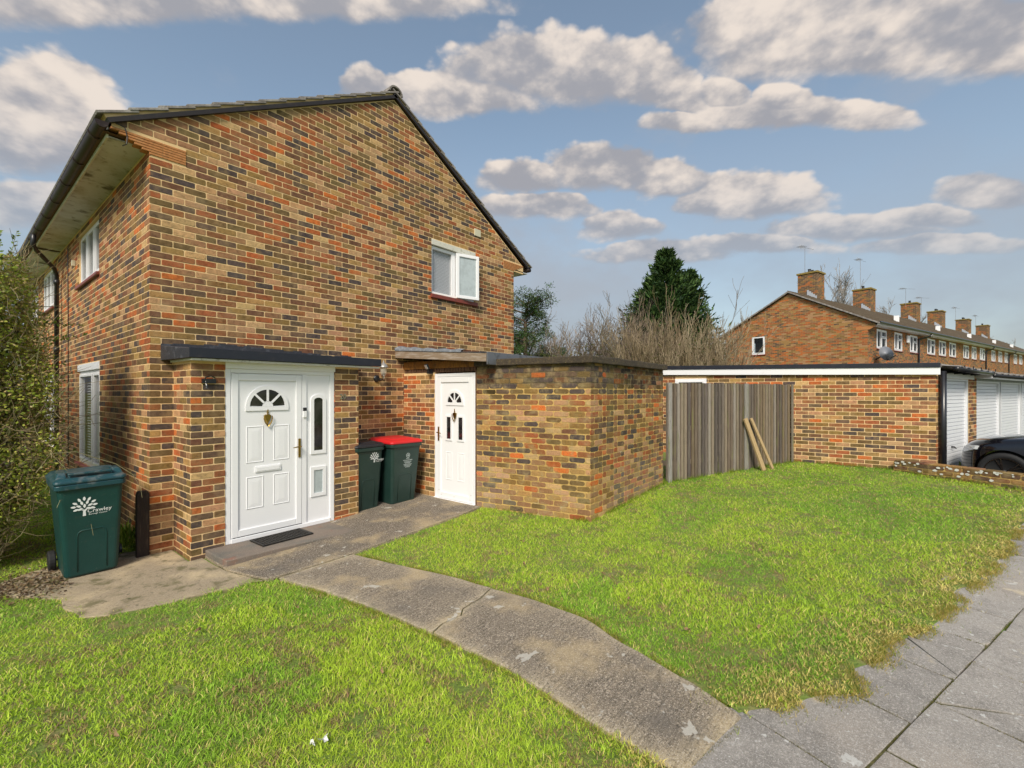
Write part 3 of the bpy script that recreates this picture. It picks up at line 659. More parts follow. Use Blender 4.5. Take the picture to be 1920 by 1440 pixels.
# roof: two slopes of interlocking tiles; the verge column tile by tile
def roof(parent,y0,y1,verge=True):
    def slope(sgn):
        ex,ez=(-.435,4.745) if sgn<0 else (7.08,4.69)
        rx,rz=AP[0],AP[1]+.125
        L=math.hypot(rx-ex,rz-ez); n=14; d=Vector((rx-ex,0,rz-ez)).normalized(); nn=Vector((-d.z,0,d.x)) if sgn<0 else Vector((d.z,0,-d.x))
        if nn.z<0: nn=-nn
        strip=MB(); g=L/n
        for i in range(n):
            s0=i*g; tl=.022
            a=Vector((ex,0,ez))+d*(s0-.02); b=Vector((ex,0,ez))+d*(s0+g+.06)
            A0=a+nn*tl; B0=b-nn*.004
            ya=y0+.30 if verge else y0
            vs=[(A0.x,ya,A0.z),(A0.x,y1,A0.z),(B0.x,y1,B0.z),(B0.x,ya,B0.z)]
            w=[Vector(v)-nn*.020 for v in vs]
            strip.add(vs+[tuple(v) for v in w],[(0,1,2,3),(4,7,6,5),(0,4,5,1),(1,5,6,2),(2,6,7,3),(3,7,4,0)])
            if verge:
                t=MB(); yy0=y0-.055+random.uniform(-.004,.004)
                ln=random.uniform(-.004,.004); A0=A0+nn*ln
                vs=[(A0.x,yy0,A0.z),(A0.x,ya-.003,A0.z),(B0.x,ya-.003,B0.z),(B0.x,yy0,B0.z)]
                w=[Vector(v)-nn*.028 for v in vs]
                t.add(vs+[tuple(v) for v in w],[(0,1,2,3),(4,7,6,5),(0,4,5,1),(1,5,6,2),(2,6,7,3),(3,7,4,0)])
                t.build('roof_tile',M['tile'],parent,bevel=.004)
        strip.build('roof_tiling',M['tile'],parent,kind='stuff')
        if verge:
            # mortar bed and dark undercloak strip following the slope
            for nm,m,o0,o1,yy,yb in (('verge_bed','mortar',-.052,-.004,-.025,.2),('verge_strip','verge',-.098,-.050,-.050,.1)):
                a=Vector((ex,0,ez))+d*.04; b=Vector((rx,0,rz))+d*(0.0)
                q=[a+nn*o0,b+nn*o0,b+nn*o1,a+nn*o1]
                MB().add([(p.x,yy,p.z) for p in q]+[(p.x,yb,p.z) for p in q],[(0,1,2,3),(7,6,5,4),(0,4,5,1),(1,5,6,2),(2,6,7,3),(3,7,4,0)]).build(nm,M[m],parent)
    slope(-1); slope(1)
    y=y0-.06
    while y<y1:
        k=MB(); vs=[]; n=8
        for yy in (y,min(y+.44,y1)):
            for rr in (.125,.10):
                for i in range(n+1):
                    t=math.pi*(i/n); vs.append((AP[0]+rr*math.cos(t)*1.1,yy,AP[1]+.085+rr*math.sin(t)))
        m=n+1
        k.add(vs,[(i,i+1,i+1+2*m,i+2*m) for i in range(n)]+[(i+m,i+m+2*m,i+1+m+2*m,i+1+m) for i in range(n)]+[(i,i+m,i+m+1,i+1) for i in range(n)]+[(i+2*m,i+1+2*m,i+m+1+2*m,i+m+2*m) for i in range(n)])
        k.build('ridge_tile',M['tile'],parent); y+=.45
    # solid under the tiles so no light leaks
    MB().add([(-.40,y0+.02,4.60),(AP[0],y0+.02,AP[1]-.02+.06),(7.0,y0+.02,4.60),(-.40,y1,4.60),(AP[0],y1,AP[1]+.04),(7.0,y1,4.60)],[(0,1,4,3),(1,2,5,4),(2,0,3,5)]).build('roof_deck',M['brownwood'],parent)
roof(house,0,6.1)
# rear gutter end seen at the far corner
MB().tube([(7.02,-.05,4.62),(7.02,6.1,4.62)],.055,8).build('rear_gutter',M['gutter'],house,smooth=True)
MB().box((6.5,0,4.52),(6.99,6.1,4.54)).build('rear_soffit',M['soffit'],house)
# thin cable at the eave corner
MB().tube([(-.30,-.03,4.70),(-.22,-.015,4.69),(-.20,-.013,4.60),(-.205,-.013,4.52),(-.235,.02,4.50)],.006,5).build('cable',M['blackmetal'],house)
# gable window: fixed light with blind, side-hung casement pushed open
def gable_window():
    a,b,c,d=4.126,5.269,3.612,4.607; F=FG; n0,n1=-.10,-.035
    MB().box((a-.0,4.508,-.09),(b,d,.012),M=F).build('lintel',M['paint_white'],house,bevel=.004)
    d=4.500; w=MB(); fr=.055; mu=4.66
    for bx in (((a,c),(a+fr,d)),((b-fr,c),(b,d)),((mu,c),(mu+.10,d)),((a+fr,c),(mu,c+fr)),((a+fr,d-fr),(mu,d)),((mu+.10,c),(b-fr,c+fr)),((mu+.10,d-fr),(b-fr,d))):
        w.box((bx[0][0],bx[0][1],n0),(bx[1][0],bx[1][1],n1),M=F)
    root=w.build('window',M['upvc'],house,bevel=.004)
    MB().box((a+fr,c+fr,-.062),(mu,d-fr,-.055),M=F).build('pane',M['glass'],root)
    s=MB(); z=c+fr
    while z<d-fr:
        s.add([(a+fr,z,-.085),(mu,z,-.085),(mu,z+.0255,-.091),(a+fr,z+.0255,-.091)],[(0,1,2,3)],0,None,F); z+=.0265
    s.build('blind',M['blind'],root)
    MB().box((a,c,-.40),(b,d,-.38),M=F).build('dark_interior',M['room'],root)
    # casement, hinged on its left edge
    Wd=b-fr-(mu+.085); H=(d-c)-.03
    Fc=F@Matrix.Translation((mu+.085,c+.015,-.02))@Matrix.Rotation(R(-17),4,'Y')
    s=MB(); k=.06
    for bx in (((0,0),(k,H)),((Wd+.02-k,0),(Wd+.02,H)),((k,0),(Wd+.02-k,k)),((k,H-k),(Wd+.02-k,H))):
        s.box((bx[0][0],bx[0][1],0),(bx[1][0],bx[1][1],.055),M=Fc)
    sh=s.build('casement',M['upvc'],root,bevel=.006)
    MB().box((k-.004,k-.004,.022),(Wd+.02-k+.004,H-k+.004,.032),M=Fc).build('pane',M['frost'],root)
    MB().box((a-.03,c-.075,-.08),(b+.03,c-.002,.05),M=F).build('window_sill',M['sill'],house,bevel=.008)
gable_window()
MB().box((5.238,4.955,-.01),(5.409,5.095,.022),M=FG).build('vent_cover',M['cream'],house,bevel=.004)
# front wall windows
window(house,FL,2.64,4.30,3.61,4.46,[(0,.28,0,1),(.34,.64,0,1),(.70,1,0,1)],blinds=None,cill='sill',depth=-.05)
wl=window(house,FL,2.61,4.30,.65,2.17,[(0,.30,0,1),(.36,1,0,1)],blinds=.045,cill='sillred',depth=-.03)
MB().box((2.60,2.172,-.09),(4.31,2.285,.012),M=FL).build('lintel',M['upvc'],house,bevel=.004)
# rainwater pipe with swan neck
dp=MB().tube([(-.45,5.25,4.60),(-.45,5.3,4.42),(-.40,5.42,4.36),(-.12,5.9,4.18),(-.075,6.02,4.08),(-.075,6.02,.05)],.036,10).build('downpipe',M['downpipe'],house,smooth=True)
for z in (3.9,2.6,1.3,.4): MB().tube([(-.075,6.02,z),(-.075,6.02,z+.09)],.045,10).build('pipe_collar',M['downpipe'],dp,smooth=True)
MB().tube([(-.02,5.2,4.45),(-.015,5.2,3.0),(-.015,5.2,.5)],.008,5).build('cable',M['downpipe'],house)
MB().box((-.05,4.56,4.02),(-.002,4.62,4.12)).build('cable_box',M['cream'],house,bevel=.004)
# ---------------------------------------------------------------- porch
PY=-.58
pils=[MB().box((a,PY,-.1),(b,-.001,2.17)).build('porch_pier',M['mortar'],house) for a,b in ((.228,.56),(1.90,2.265))]; pil=pils[0]
FP=frame((0,PY,0),(1,0,0),(0,-1,0))
for a,b,st in ((.228,.56,0),(1.90,2.265,1)):
    HB.add(courses(-.03 if a<1 else .05,2.14,lambda z,a=a,b=b:(a,b),(),(),4+a,warm=-.05 if a<1 else -.02,start=st),FP,pils[st])
FPL=frame((.228,0,0),(0,-1,0),(-1,0,0)); HB.add(courses(-.03,2.14,lambda z:(0,.58),(),(),9,warm=.0,start=1),FPL,pil)
FPR=frame((2.265,PY,0),(0,1,0),(1,0,0)); HB.add(courses(.05,2.14,lambda z:(0,.58),(),(),10,start=0),FPR,pils[1])
FPI=frame((1.90,0,0),(0,-1,0),(-1,0,0)); HB.add(courses(.10,2.14,lambda z:(.3,.58),(),(),11,start=0),FPI,pils[1])
HB.emit(300)
# flat felt roof with dark fascia over white boards
pr=MB()
pr.add([(.10,0,2.36),(2.53,0,2.345),(2.53,-.73,2.300),(.17,-.73,2.292),(.10,0,2.19),(2.53,0,2.21),(2.53,-.73,2.205),(.17,-.73,2.192)],[(0,3,2,1),(4,5,6,7),(0,4,7,3),(1,2,6,5),(0,1,5,4)])
pr=pr.build('porch_roof',M['felt'],house,bevel=.006)
MB().box((.165,-.745,2.196),(2.535,-.728,2.302)).build('fascia_board',M['blackboard'],pr,bevel=.004)
MB().box((.19,-.722,2.168),(2.515,-.002,2.192)).build('soffit_board',M['paint_white'],pr,bevel=.003)
MB().box((.56,-.60,2.10),(1.90,-.50,2.168)).build('head_board',M['upvc'],pr,bevel=.003)
fl=MB(); x=.10
while x<2.5:      # ragged felt upstand against the brickwork
    w=random.uniform(.05,.12); h=2.372+.045*math.exp(-((x-.9)/.7)**2)+random.uniform(-.010,.014); fl.box((x,-.014,2.30),(min(x+w,2.52),-.0045,h)); x+=w
fl.build('felt_upstand',M['felt'],pr)
# ---------------------------------------------------------------- doors
def arch_pts(cx,z0,r,n=14,a0=0,a1=math.pi,ry=None):
    return [(cx+r*math.cos(a0+(a1-a0)*i/n),z0+(ry or r)*math.sin(a0+(a1-a0)*i/n)) for i in range(n+1)]
def ring(mb,outer,inner,n0,n1,F):
    m=len(outer); vs=[(p[0],p[1],n1) for p in outer]+[(p[0],p[1],n1) for p in inner]+[(p[0],p[1],n0) for p in outer]+[(p[0],p[1],n0) for p in inner]
    fs=[]
    for i in range(m):
        j=(i+1)%m; fs+=[(i,j,j+m,i+m),(i,i+2*m,j+2*m,j),(i+m,j+m,j+3*m,i+3*m)]
    mb.add(vs,fs,0,None,F)
def moulding(parent,F,a,b,c,d,n,w=.020,h=.0055,name='door_panel'):
    mb=MB()
    for k,(o,hh) in enumerate(((0,h),)):
        O=[(a,c),(b,c),(b,d),(a,d)]; I=[(a+w,c+w),(b-w,c+w),(b-w,d-w),(a+w,d-w)]; Mi=[(a+w/2,c+w/2),(b-w/2,c+w/2),(b-w/2,d-w/2),(a+w/2,d-w/2)]
        vs=[(p[0],p[1],n) for p in O]+[(p[0],p[1],n+hh) for p in Mi]+[(p[0],p[1],n) for p in I]
        fs=[(i,(i+1)%4,(i+1)%4+4,i+4) for i in range(4)]+[(i+4,(i+1)%4+4,(i+1)%4+8,i+8) for i in range(4)]
        mb.add(vs,fs,0,None,F)
    i=.045
    vs=[(a+w,c+w,n+.001),(b-w,c+w,n+.001),(b-w,d-w,n+.001),(a+w,d-w,n+.001),(a+w+i,c+w+i,n+.004),(b-w-i,c+w+i,n+.004),(b-w-i,d-w-i,n+.004),(a+w+i,d-w-i,n+.004)]
    mb.add(vs,[(0,1,5,4),(1,2,6,5),(2,3,7,6),(3,0,4,7),(4,5,6,7)],0,None,F)
    mb.build(name,M['upvc_shine'],parent)
def fanlight(parent,F,cx,z0,r,n,sc=1):
    mb=MB(); R0=r+.045*sc; R1=r
    out=arch_pts(cx,z0,R0)+[(cx-R0,z0-.05*sc),(cx+R0,z0-.05*sc)]; inn=arch_pts(cx,z0,R1)+[(cx-R1,z0),(cx+R1,z0)]
    ring(mb,out,inn,n,n+.012,F)
    hub=arch_pts(cx,z0,.30*r); mb.add([(p[0],p[1],n+.013) for p in hub],[tuple(range(len(hub)))],0,None,F)
    for a in (45,90,135):
        t=R(a); dx,dz=math.cos(t),math.sin(t); w=.012*sc
        q=[(cx+dx*.28*r-dz*w,z0+dz*.28*r+dx*w),(cx+dx*.28*r+dz*w,z0+dz*.28*r-dx*w),(cx+dx*r*1.01+dz*w,z0+dz*r*1.01-dx*w),(cx+dx*r*1.01-dz*w,z0+dz*r*1.01+dx*w)]
        mb.add([(p[0],p[1],n+.013) for p in q]+[(p[0],p[1],n) for p in q],[(0,1,2,3),(0,4,5,1),(1,5,6,2),(2,6,7,3),(3,7,4,0)],0,None,F)
    mb.build('fanlight_frame',M['upvc'],parent)
    k=.32*r
    for i in range(4):
        a0,a1=R(45*i)+.05,R(45*i+45)-.05
        p=arch_pts(cx,z0,r*.99,6,a0,a1)+arch_pts(cx,z0,k,4,a1,a0)
        MB().add([(q[0],q[1],n+.004) for q in p],[tuple(range(len(p)))],0,None,F).build('fanlight_pane',M['darkglass'],parent)
def knocker(parent,F,cx,z,s=1):
    mb=MB(); P=[(0,.0),(.012,.008),(.008,.02),(.014,.03),(.006,.045),(.010,.055),(.003,.075)]
    pts=lambda l:[(cx+x*s,z+y*s) for x,y in l]
    urn=[(-.040,.0),(-.036,-.030),(-.020,-.062),(-.006,-.085),(0,-.10),(.006,-.085),(.020,-.062),(.036,-.030),(.040,0),(.022,.010),(-.022,.010)]
    p=pts(urn); m=len(p)
    mb.add([(q[0],q[1],0) for q in p]+[(cx+(q[0]-cx)*.8,z+(q[1]-z)*.85,.016*s) for q in p],[tuple(range(m,2*m))]+[(i,(i+1)%m,(i+1)%m+m,i+m) for i in range(m)],0,None,F)
    prof=[(r*s,y*s) for r,y in ((.012,.005),(.006,.018),(.013,.028),(.005,.042),(.009,.052),(.002,.07))]
    vs=[];fs=[]
    for r,y in prof:
        for k in range(8): t=2*math.pi*k/8; vs.append((cx+r*math.cos(t),z+y,.008*s+r*math.sin(t)*.7))
    for i in range(len(prof)-1):
        for k in range(8): fs.append((i*8+k,i*8+(k+1)%8,(i+1)*8+(k+1)%8,(i+1)*8+k))
    mb.add(vs,fs,0,None,F)
    lp=[(cx+x*s,z+y*s,.020*s) for x,y in ((-.040,-.004),(-.043,-.035),(-.030,-.075),(-.010,-.10),(0,-.115),(.010,-.10),(.030,-.075),(.043,-.035),(.040,-.004))]
    mb.tube([F@Vector(q) for q in lp],[.004*s,.005*s,.006*s,.007*s,.009*s,.007*s,.006*s,.005*s,.004*s],6)
    return mb.build('door_knocker',M['brass'],parent,smooth=False)
def handle(parent,F,u,z,n,dirn=-1,hh=.24):
    mb=MB(); mb.box((u-.015,z-hh/2,n),(u+.015,z+hh/2,n+.010),M=F)
    mb.tube([F@Vector((u,z+.02,n+.008)),F@Vector((u,z+.02,n+.045)),F@Vector((u+dirn*.03,z+.022,n+.055)),F@Vector((u+dirn*.10,z+.012,n+.050))],[.010,.009,.010,.006],8)
    mb.tube([F@Vector((u,z-.055,n+.008)),F@Vector((u,z-.055,n+.016))],.009,10)
    return mb.build('door_handle',M['brass'],parent,bevel=.003)
# front door set: outer frame, leaf, sidelight
FD=frame((0,-.575,0),(1,0,0),(0,-1,0))
def front_door():
    a,b,c,d=.560,1.898,.085,2.10
    w=MB(); n0,n1=-.05,.0
    w.box((a,c,n0),(a+.06,d,n1),M=FD); w.box((b-.06,c,n0),(b,d,n1),M=FD); w.box((a+.06,d-.05,n0),(b-.06,d,n1),M=FD)
    w.box((1.455,c+.05,n0),(1.515,d-.05,n1),M=FD); w.box((a+.06,c,n0),(b-.06,c+.05,n1+.012),M=FD)
    root=w.build('front_door',M['upvc'],house,bevel=.005)
    lf=MB(); lf.box((.622,.137,-.045),(1.453,2.048,-.012),M=FD); leaf=lf.build('door_leaf',M['upvc_shine'],root,bevel=.004)
    fr=MB(); 
    for bx in (((.626,.141),(.70,2.044)),((1.375,.141),(1.449,2.044)),((.70,.141),(1.375,.22)),((.70,1.965),(1.375,2.044))): fr.box((bx[0][0],bx[0][1],-.012),(bx[1][0],bx[1][1],.004),M=FD)
    fr.build('leaf_rail',M['upvc'],root,bevel=.006)
    n=-.011; cx=1.030
    fanlight(root,FD,cx,1.655,.205,n)
    FK=FD@Matrix.Translation((0,0,n)); knocker(root,FK,cx,1.545,1.15)
    for (u0,u1) in ((.785,.985),(1.095,1.295)):
        moulding(root,FD,u0,u1,.985,1.425,n); moulding(root,FD,u0,u1,.44,.825,n)
    lb=MB(); lb.box((.885,.868,n),(1.185,.938,n+.012),M=FD); lb.box((.900,.880,n+.012),(1.170,.926,n+.016),M=FD); lb.build('letter_plate',M['upvc'],root,bevel=.004)
    handle(root,FD,1.415,1.115,.005)
    MB().add([FD@Vector(p) for p in ((.64,.142,.0045),(1.45,.142,.0045),(1.45,.147,.0045),(.64,.147,.0045))],[(0,1,2,3)]).build('weather_seal',M['blackplastic'],root)
    # sidelight panel
    MB().box((1.515,.135,-.045),(1.838,2.05,-.015),M=FD).build('side_panel',M['upvc_shine'],root,bevel=.003)
    def arched(u0,u1,z0,z1,arch,m,w=.045):
        cx=(u0+u1)/2; r=(u1-u0)/2
        def outl(e):
            if arch: return [(u0-e,z0-e),(u1+e,z0-e)]+[(cx+(r+e)*math.cos(R(t)),z1+(.035+e)*math.sin(R(t))) for t in range(0,181,20)]
            return [(u0-e,z0-e),(u1+e,z0-e),(u1+e,z1+e),(u0-e,z1+e)]
        mb=MB(); ring(mb,outl(w),outl(0),-.015,-.001,FD); mb.build('light_frame',M['upvc'],root)
        MB().add([(p[0],p[1],-.011) for p in outl(.001)],[tuple(range(len(outl(0))))],0,None,FD).build('glass_pane',M[m],root)
    arched(1.615,1.738,1.06,1.72,True,'darkglass'); arched(1.615,1.738,.50,.80,False,'frost')
    db=MB(); db.box((1.463,1.50,.0),(1.507,1.585,.018),M=FD); dbo=db.build('doorbell',M['upvc'],root,bevel=.005)
    MB().box((1.463,1.585,.0),(1.507,1.628,.020),M=FD).build('doorbell_lens',M['blackplastic'],root,bevel=.004)
front_door()
# house number
def text_mesh(s,size,ext=.001):
    cu=bpy.data.curves.new('lettering','FONT'); cu.body=s; cu.size=size; cu.extrude=ext; cu.align_x='CENTER'; cu.resolution_u=2
    o=bpy.data.objects.new('lettering',cu); COL.objects.link(o); bpy.context.view_layer.update()
    me=bpy.data.meshes.new_from_object(o.evaluated_get(bpy.context.evaluated_depsgraph_get())); bpy.data.objects.remove(o); bpy.data.curves.remove(cu); me.materials.clear(); return me
def place_text(s,size,F,u,z,n,m,parent,name='lettering',ext=.001,sx=1,rot=0):
    me=text_mesh(s,size,ext); me.transform(Matrix.Diagonal((sx,1,1,1))); me.materials.append(m)
    o=bpy.data.objects.new(name,me); COL.objects.link(o); 
    o.parent=parent; o.matrix_parent_inverse=inv(parent); o.matrix_basis=F@Matrix.Translation((u,z,n))@Matrix.Rotation(rot,4,'Z'); return o
place_text('20',.10,FP,2.02,1.735,.010,M['chrome'],house,'house_number',.003)
# old bracket on the left pier
mb=MB(); mb.tube([FP@Vector(p) for p in ((.335,1.955,.005),(.335,1.955,.06),(.345,1.99,.07),(.40,2.005,.07),(.44,1.985,.06))],.007,6); mb.tube([FP@Vector(p) for p in ((.355,1.955,.02),(.362,1.90,.045),(.362,1.87,.045))],[.006,.009,.016],6); mb.box((.325,1.925,.002),(.46,1.975,.03),M=FP)
mb.build('wall_bracket',M['blackmetal'],house)
# coach lantern by the porch
lan=MB(); Fw=FG; c=Vector((2.98,-.0,2.04))
lan.lathe([(.055,0),(.060,.008),(.052,.022),(.030,.034)],16,M=Matrix.Translation((2.96,-.004,2.045))@Matrix.Rotation(R(90),4,'X'))
lan.tube([(2.96,-.035,2.045),(2.975,-.10,2.02),(2.995,-.14,2.03),(2.997,-.145,2.08)],.011,8)
lan=lan.build('wall_lantern',M['blackmetal'],house,smooth=True)
T=Matrix.Translation((2.997,-.145,2.085))
MB().lathe([(.014,-.055),(.022,-.03),(.012,-.01),(.030,0),(.030,.012)],14,M=T).build('lantern_base',M['chrome'],lan,smooth=True)
MB().lathe([(.034,.010),(.048,.05),(.052,.10),(.052,.14)],14,M=T).build('lantern_glass',M['lampglass'],lan,smooth=True)
MB().lathe([(.010,.010),(.016,.03),(.018,.05),(.012,.06)],10,M=T).build('bulb_holder',M['blackmetal'],lan,smooth=True)
MB().lathe([(.080,.135),(.078,.145),(.050,.185),(.022,.205),(.016,.22),(.006,.225),(.012,.235),(.004,.25)],16,M=T).build('lantern_cap',M['pewter'],lan,smooth=True)
# doorstep and mat
stp=[(.36,-.56),(.38,-1.12),(2.12,-1.235),(2.30,-.60),(1.95,-.55)]
MB().add(*slabpoly(ccw(wig(stp+[stp[0]],.008,4)[:-1]),.085,.12,lambda x,y:0)).build('doorstep',M['stepstone'],house,bevel=.01)
mt=empty('door_mat',(1.10,-.80,.087),R(2),label='black rubber slatted mat lying on the front doorstep',cat='door mat')
mb=MB(); W_,D_=.60,.33
for bx in (((-W_/2,-D_/2),(W_/2,-D_/2+.025)),((-W_/2,D_/2-.025),(W_/2,D_/2)),((-W_/2,-D_/2+.025),(-W_/2+.025,D_/2-.025)),((W_/2-.025,-D_/2+.025),(W_/2,D_/2-.025))): mb.box((bx[0][0],bx[0][1],0),(bx[1][0],bx[1][1],.018))
o=mb.build('mat_border',M['mat'],None,bevel=.003); o.parent=mt
mb=MB(); mb.box((-W_/2+.02,-D_/2+.02,0),(W_/2-.02,D_/2-.02,.006)); o=mb.build('coir_insert',M['matcoir'],None); o.parent=mt
for i in range(17):
    x=-W_/2+.04+i*.0325; o=MB().box((x,-D_/2+.025,.004),(x+.014,D_/2-.025,.017)).build('mat_slat',M['mat'],None); o.parent=mt
for k in (-.055,.055):
    o=MB().box((-W_/2+.025,k-.006,.004),(W_/2-.025,k+.006,.016)).build('mat_slat',M['mat'],None); o.parent=mt
# ---------------------------------------------------------------- neighbour in the same terrace
nb=empty('neighbour_house',(0,6.1,0),label='next house of the terrace beyond the black downpipe, mostly behind the hedge',cat='house')
F2=frame((0,6.12,0),(0,1,0),(-1,0,0)); w2=[(.9,2.5,3.61,4.46),(.9,2.5,.65,2.2),(3.4,4.9,3.61,4.46)]
mb=MB(); sheet(mb,[0,6.5],lambda u:4.585,-.2,w2,F2,depth=.12); mb.add([(6.49,6.1,-.2),(6.49,12.6,-.2),(6.49,12.6,4.6),(6.49,6.1,4.6),(0,12.6,-.2),(0,12.6,4.6),(3.31,12.6,6.7)],[(0,1,2,3),(4,1,2,6,5)])
nw=mb.build('front_wall',M['mortar'],nb)
NB=Bricks(); NB.add(courses(-.03,4.56,lambda z:(.01,6.5),(),w2,21,warm=.05),F2,nw); NB.emit(0)
for w_ in w2: window(nb,F2,*w_,[(0,.3,0,1),(.36,.66,0,1),(.72,1,0,1)],cill='sill',depth=-.03)
eaves(nb,6.13,12.6); roof(nb,6.1,12.6,False)
# television aerial standing on the far slope of the roof
ae=empty('tv_aerial',(3.9,4.2,6.6),R(-72),label='thin long television aerial showing above the gable roof',cat='aerial')
mb=MB(); mb.tube([(0,0,-.4),(0,0,1.05)],.010,6); mb.build('mast',M['alu'],None).parent=ae
mb=MB(); mb.tube([(-.75,0,1.0),(.85,0,1.0)],.007,5); mb.build('boom',M['alu'],None).parent=ae
for i in range(16):
    x=-.65+i*.095; mb=MB(); mb.tube([(x,-.10,1.0),(x,.10,1.0)],.003,4); mb.tube([(x,0,.94),(x,0,1.06)],.003,4); mb.build('element',M['alu'],None).parent=ae
mb=MB(); mb.tube([(-.75,-.15,.86),(-.75,.15,.86)],.004,4); mb.tube([(-.80,-.15,1.14),(-.80,.15,1.14)],.004,4); mb.tube([(-.75,0,.86),(-.76,0,1.0),(-.80,0,1.14)],.005,4); mb.build('reflector',M['alu'],None).parent=ae
# ================================================================ covered passage between house and store
ps=empty('covered_passage',(3.5,-.8,.1),label='brick side entrance with white door and timber lean-to roof between house and store',cat='side entrance')
XP=3.507
FPs=frame((XP,0,0),(0,-1,0),(-1,0,0))
mb=MB(); mb.box((0,-.2,-.11),(.786,2.14,0),M=FPs); pw=mb.build('passage_wall',M['mortar'],ps)
PB=Bricks(); PB.add(courses(.08,2.12,lambda z:(.004,.784),(),(),31,warm=.12,start=1),FPs,pw); PB.emit(300)
def side_door():
    a,b,c,d=.790,1.684,.115,2.118; F=FPs; n0,n1=-.06,.0
    w=MB(); w.box((a,c,n0),(a+.05,d,n1),M=F); w.box((b-.05,c,n0),(b,d,n1),M=F); w.box((a+.05,d-.05,n0),(b-.05,d,n1),M=F); w.box((a-.01,c-.005,n0),(b+.0,c+.045,n1+.03),M=F)
    root=w.build('side_door',M['upvc'],ps,bevel=.005)
    MB().box((a+.05,c+.05,-.05),(b-.05,d-.05,-.015),M=F).build('door_leaf',M['upvc_shine'],root)
    A,B,C,D=a+.055,b-.055,c+.05,d-.055; fr=MB(); k=.085
    for bx in (((A,C),(A+k,D)),((B-k,C),(B,D)),((A+k,C),(B-k,C+k+.01)),((A+k,D-k),(B-k,D))): fr.box((bx[0][0],bx[0][1],-.015),(bx[1][0],bx[1][1],.002),M=F)
    fr.build('leaf_rail',M['upvc'],root,bevel=.006)
    n=-.014; cx=(A+B)/2+.0
    fanlight(root,F,cx,1.665,.155,n,.85)
    knocker(root,F@Matrix.Translation((0,0,n)),cx,1.50,1.05)
    for (u0,u1) in ((cx-.205,cx-.055),(cx+.055,cx+.205)):
        mb=MB(); e=.028; x0,x1,z0,z1=u0+.03,u1-.03,1.10,1.44
        ring(mb,[(x0-e,z0-e),(x1+e,z0-e),(x1+e,z1+e),(x0-e,z1+e)],[(x0,z0),(x1,z0),(x1,z1),(x0,z1)],n,n+.012,F); mb.build('light_frame',M['upvc'],root)
        MB().add([(x0,z0,n+.003),(x1,z0,n+.003),(x1,z1,n+.003),(x0,z1,n+.003)],[(0,1,2,3)],0,None,F).build('glass_pane',M['darkglass'],root)
        moulding(root,F,u0,u1,.46,.90,n)
    handle(root,F,A+.045,1.17,.003,1,.22)
    for u,z in ((A+.05,C+.12),(A+.10,C+.05),(cx,C+.05),(B-.05,C+.05),(B-.03,C+.12)): MB().box((u-.006,z-.004,.003),(u+.006,z+.004,.006),M=F).build('fixing_cap',M['pewter'],root)
side_door()
MB().box((1.686,.10,-.06),(1.712,2.16,.004),M=FPs).build('door_post',M['brownwood'],ps,bevel=.003)
MB().box((-.0,2.205,-.09),(1.72,2.33,.004),M=FPs).build('header_beam',M['orangewood'],ps,bevel=.003)
mb=MB(); y=.02
while y<1.68: mb.box((y,2.142,-.05),(y+.05,2.203,-.012+random.uniform(-.006,.006)),M=FPs); y+=.062
mb.box((0,2.142,-.09),(1.70,2.203,-.05),M=FPs); mb.build('cladding_strip',M['brownwood'],ps)
# weathered fascia with felt over it, falling away from the house
mb=MB(); mb.add([(3.33,-.0,2.40),(3.33,-2.06,2.255),(3.33,-2.06,2.375),(3.33,-.0,2.52),(3.36,-.0,2.40),(3.36,-2.06,2.255),(3.36,-2.06,2.375),(3.36,-.0,2.52)],[(0,3,2,1),(4,5,6,7),(0,1,5,4),(2,3,7,6),(1,2,6,5),(3,0,4,7)])
mb.build('fascia_board',M['fasciawood'],ps,bevel=.003)
mb=MB(); mb.add([(3.325,-.005,2.522),(3.325,-2.05,2.377),(6.5,-2.05,2.377),(6.5,-.005,2.522),(3.325,-.005,2.542),(3.325,-2.05,2.392),(6.5,-2.05,2.392),(6.5,-.005,2.542)],[(0,1,2,3),(4,7,6,5),(0,4,5,1),(1,5,6,2),(2,6,7,3)])
rf=mb.build('lean_to_roof',M['felt'],ps)
mb=MB(); pts=[]
for i in range(16):
    y=-.0-i*.105; h=.03+.028*max(0,1-i/9)+.010*math.sin(i*1.9); z=2.542+.0707*y
    pts.append((y,z,h))
for (y,z,h),(y2,z2,h2) in zip(pts[:-1],pts[1:]):
    mb.add([(3.318,y,z-.02),(3.318,y2,z2-.02),(3.318,y2,z2+h2*.4),(3.318,y,z+h*.4),(3.40,y,z+h),(3.40,y2,z2+h2),(3.55,y,z+h*.5),(3.55,y2,z2+h2*.5)],[(0,1,2,3),(3,2,5,4),(4,5,7,6)])
mb.build('lead_flashing',M['lead'],rf,smooth=True)
MB().box((3.335,-2.085,2.215),(4.72,-2.062,2.392)).build('edge_trim',M['greymetal'],rf,bevel=.003)
MB().box((4.72,-2.07,2.30),(6.5,-2.05,2.392)).build('edge_trim',M['greymetal'],rf,bevel=.003)
# floodlight
fl=MB(); Ff=Matrix.Translation((3.40,-.735,2.235))@Matrix.Rotation(R(-20),4,'Z')@Matrix.Rotation(R(-28),4,'Y')
fl.box((-.022,-.055,-.042),(.006,.055,.042),M=Ff); fl.box((3.40,-.76,2.12),(3.50,-.72,2.19)); fl.tube([(3.41,-.74,2.23),(3.45,-.74,2.17)],.01,6)
flo=fl.build('floodlight',M['blackmetal'],ps,bevel=.004); MB().box((-.026,-.046,-.034),(-.0225,.046,.034),M=Ff).build('floodlight_lens',M['frost'],flo)
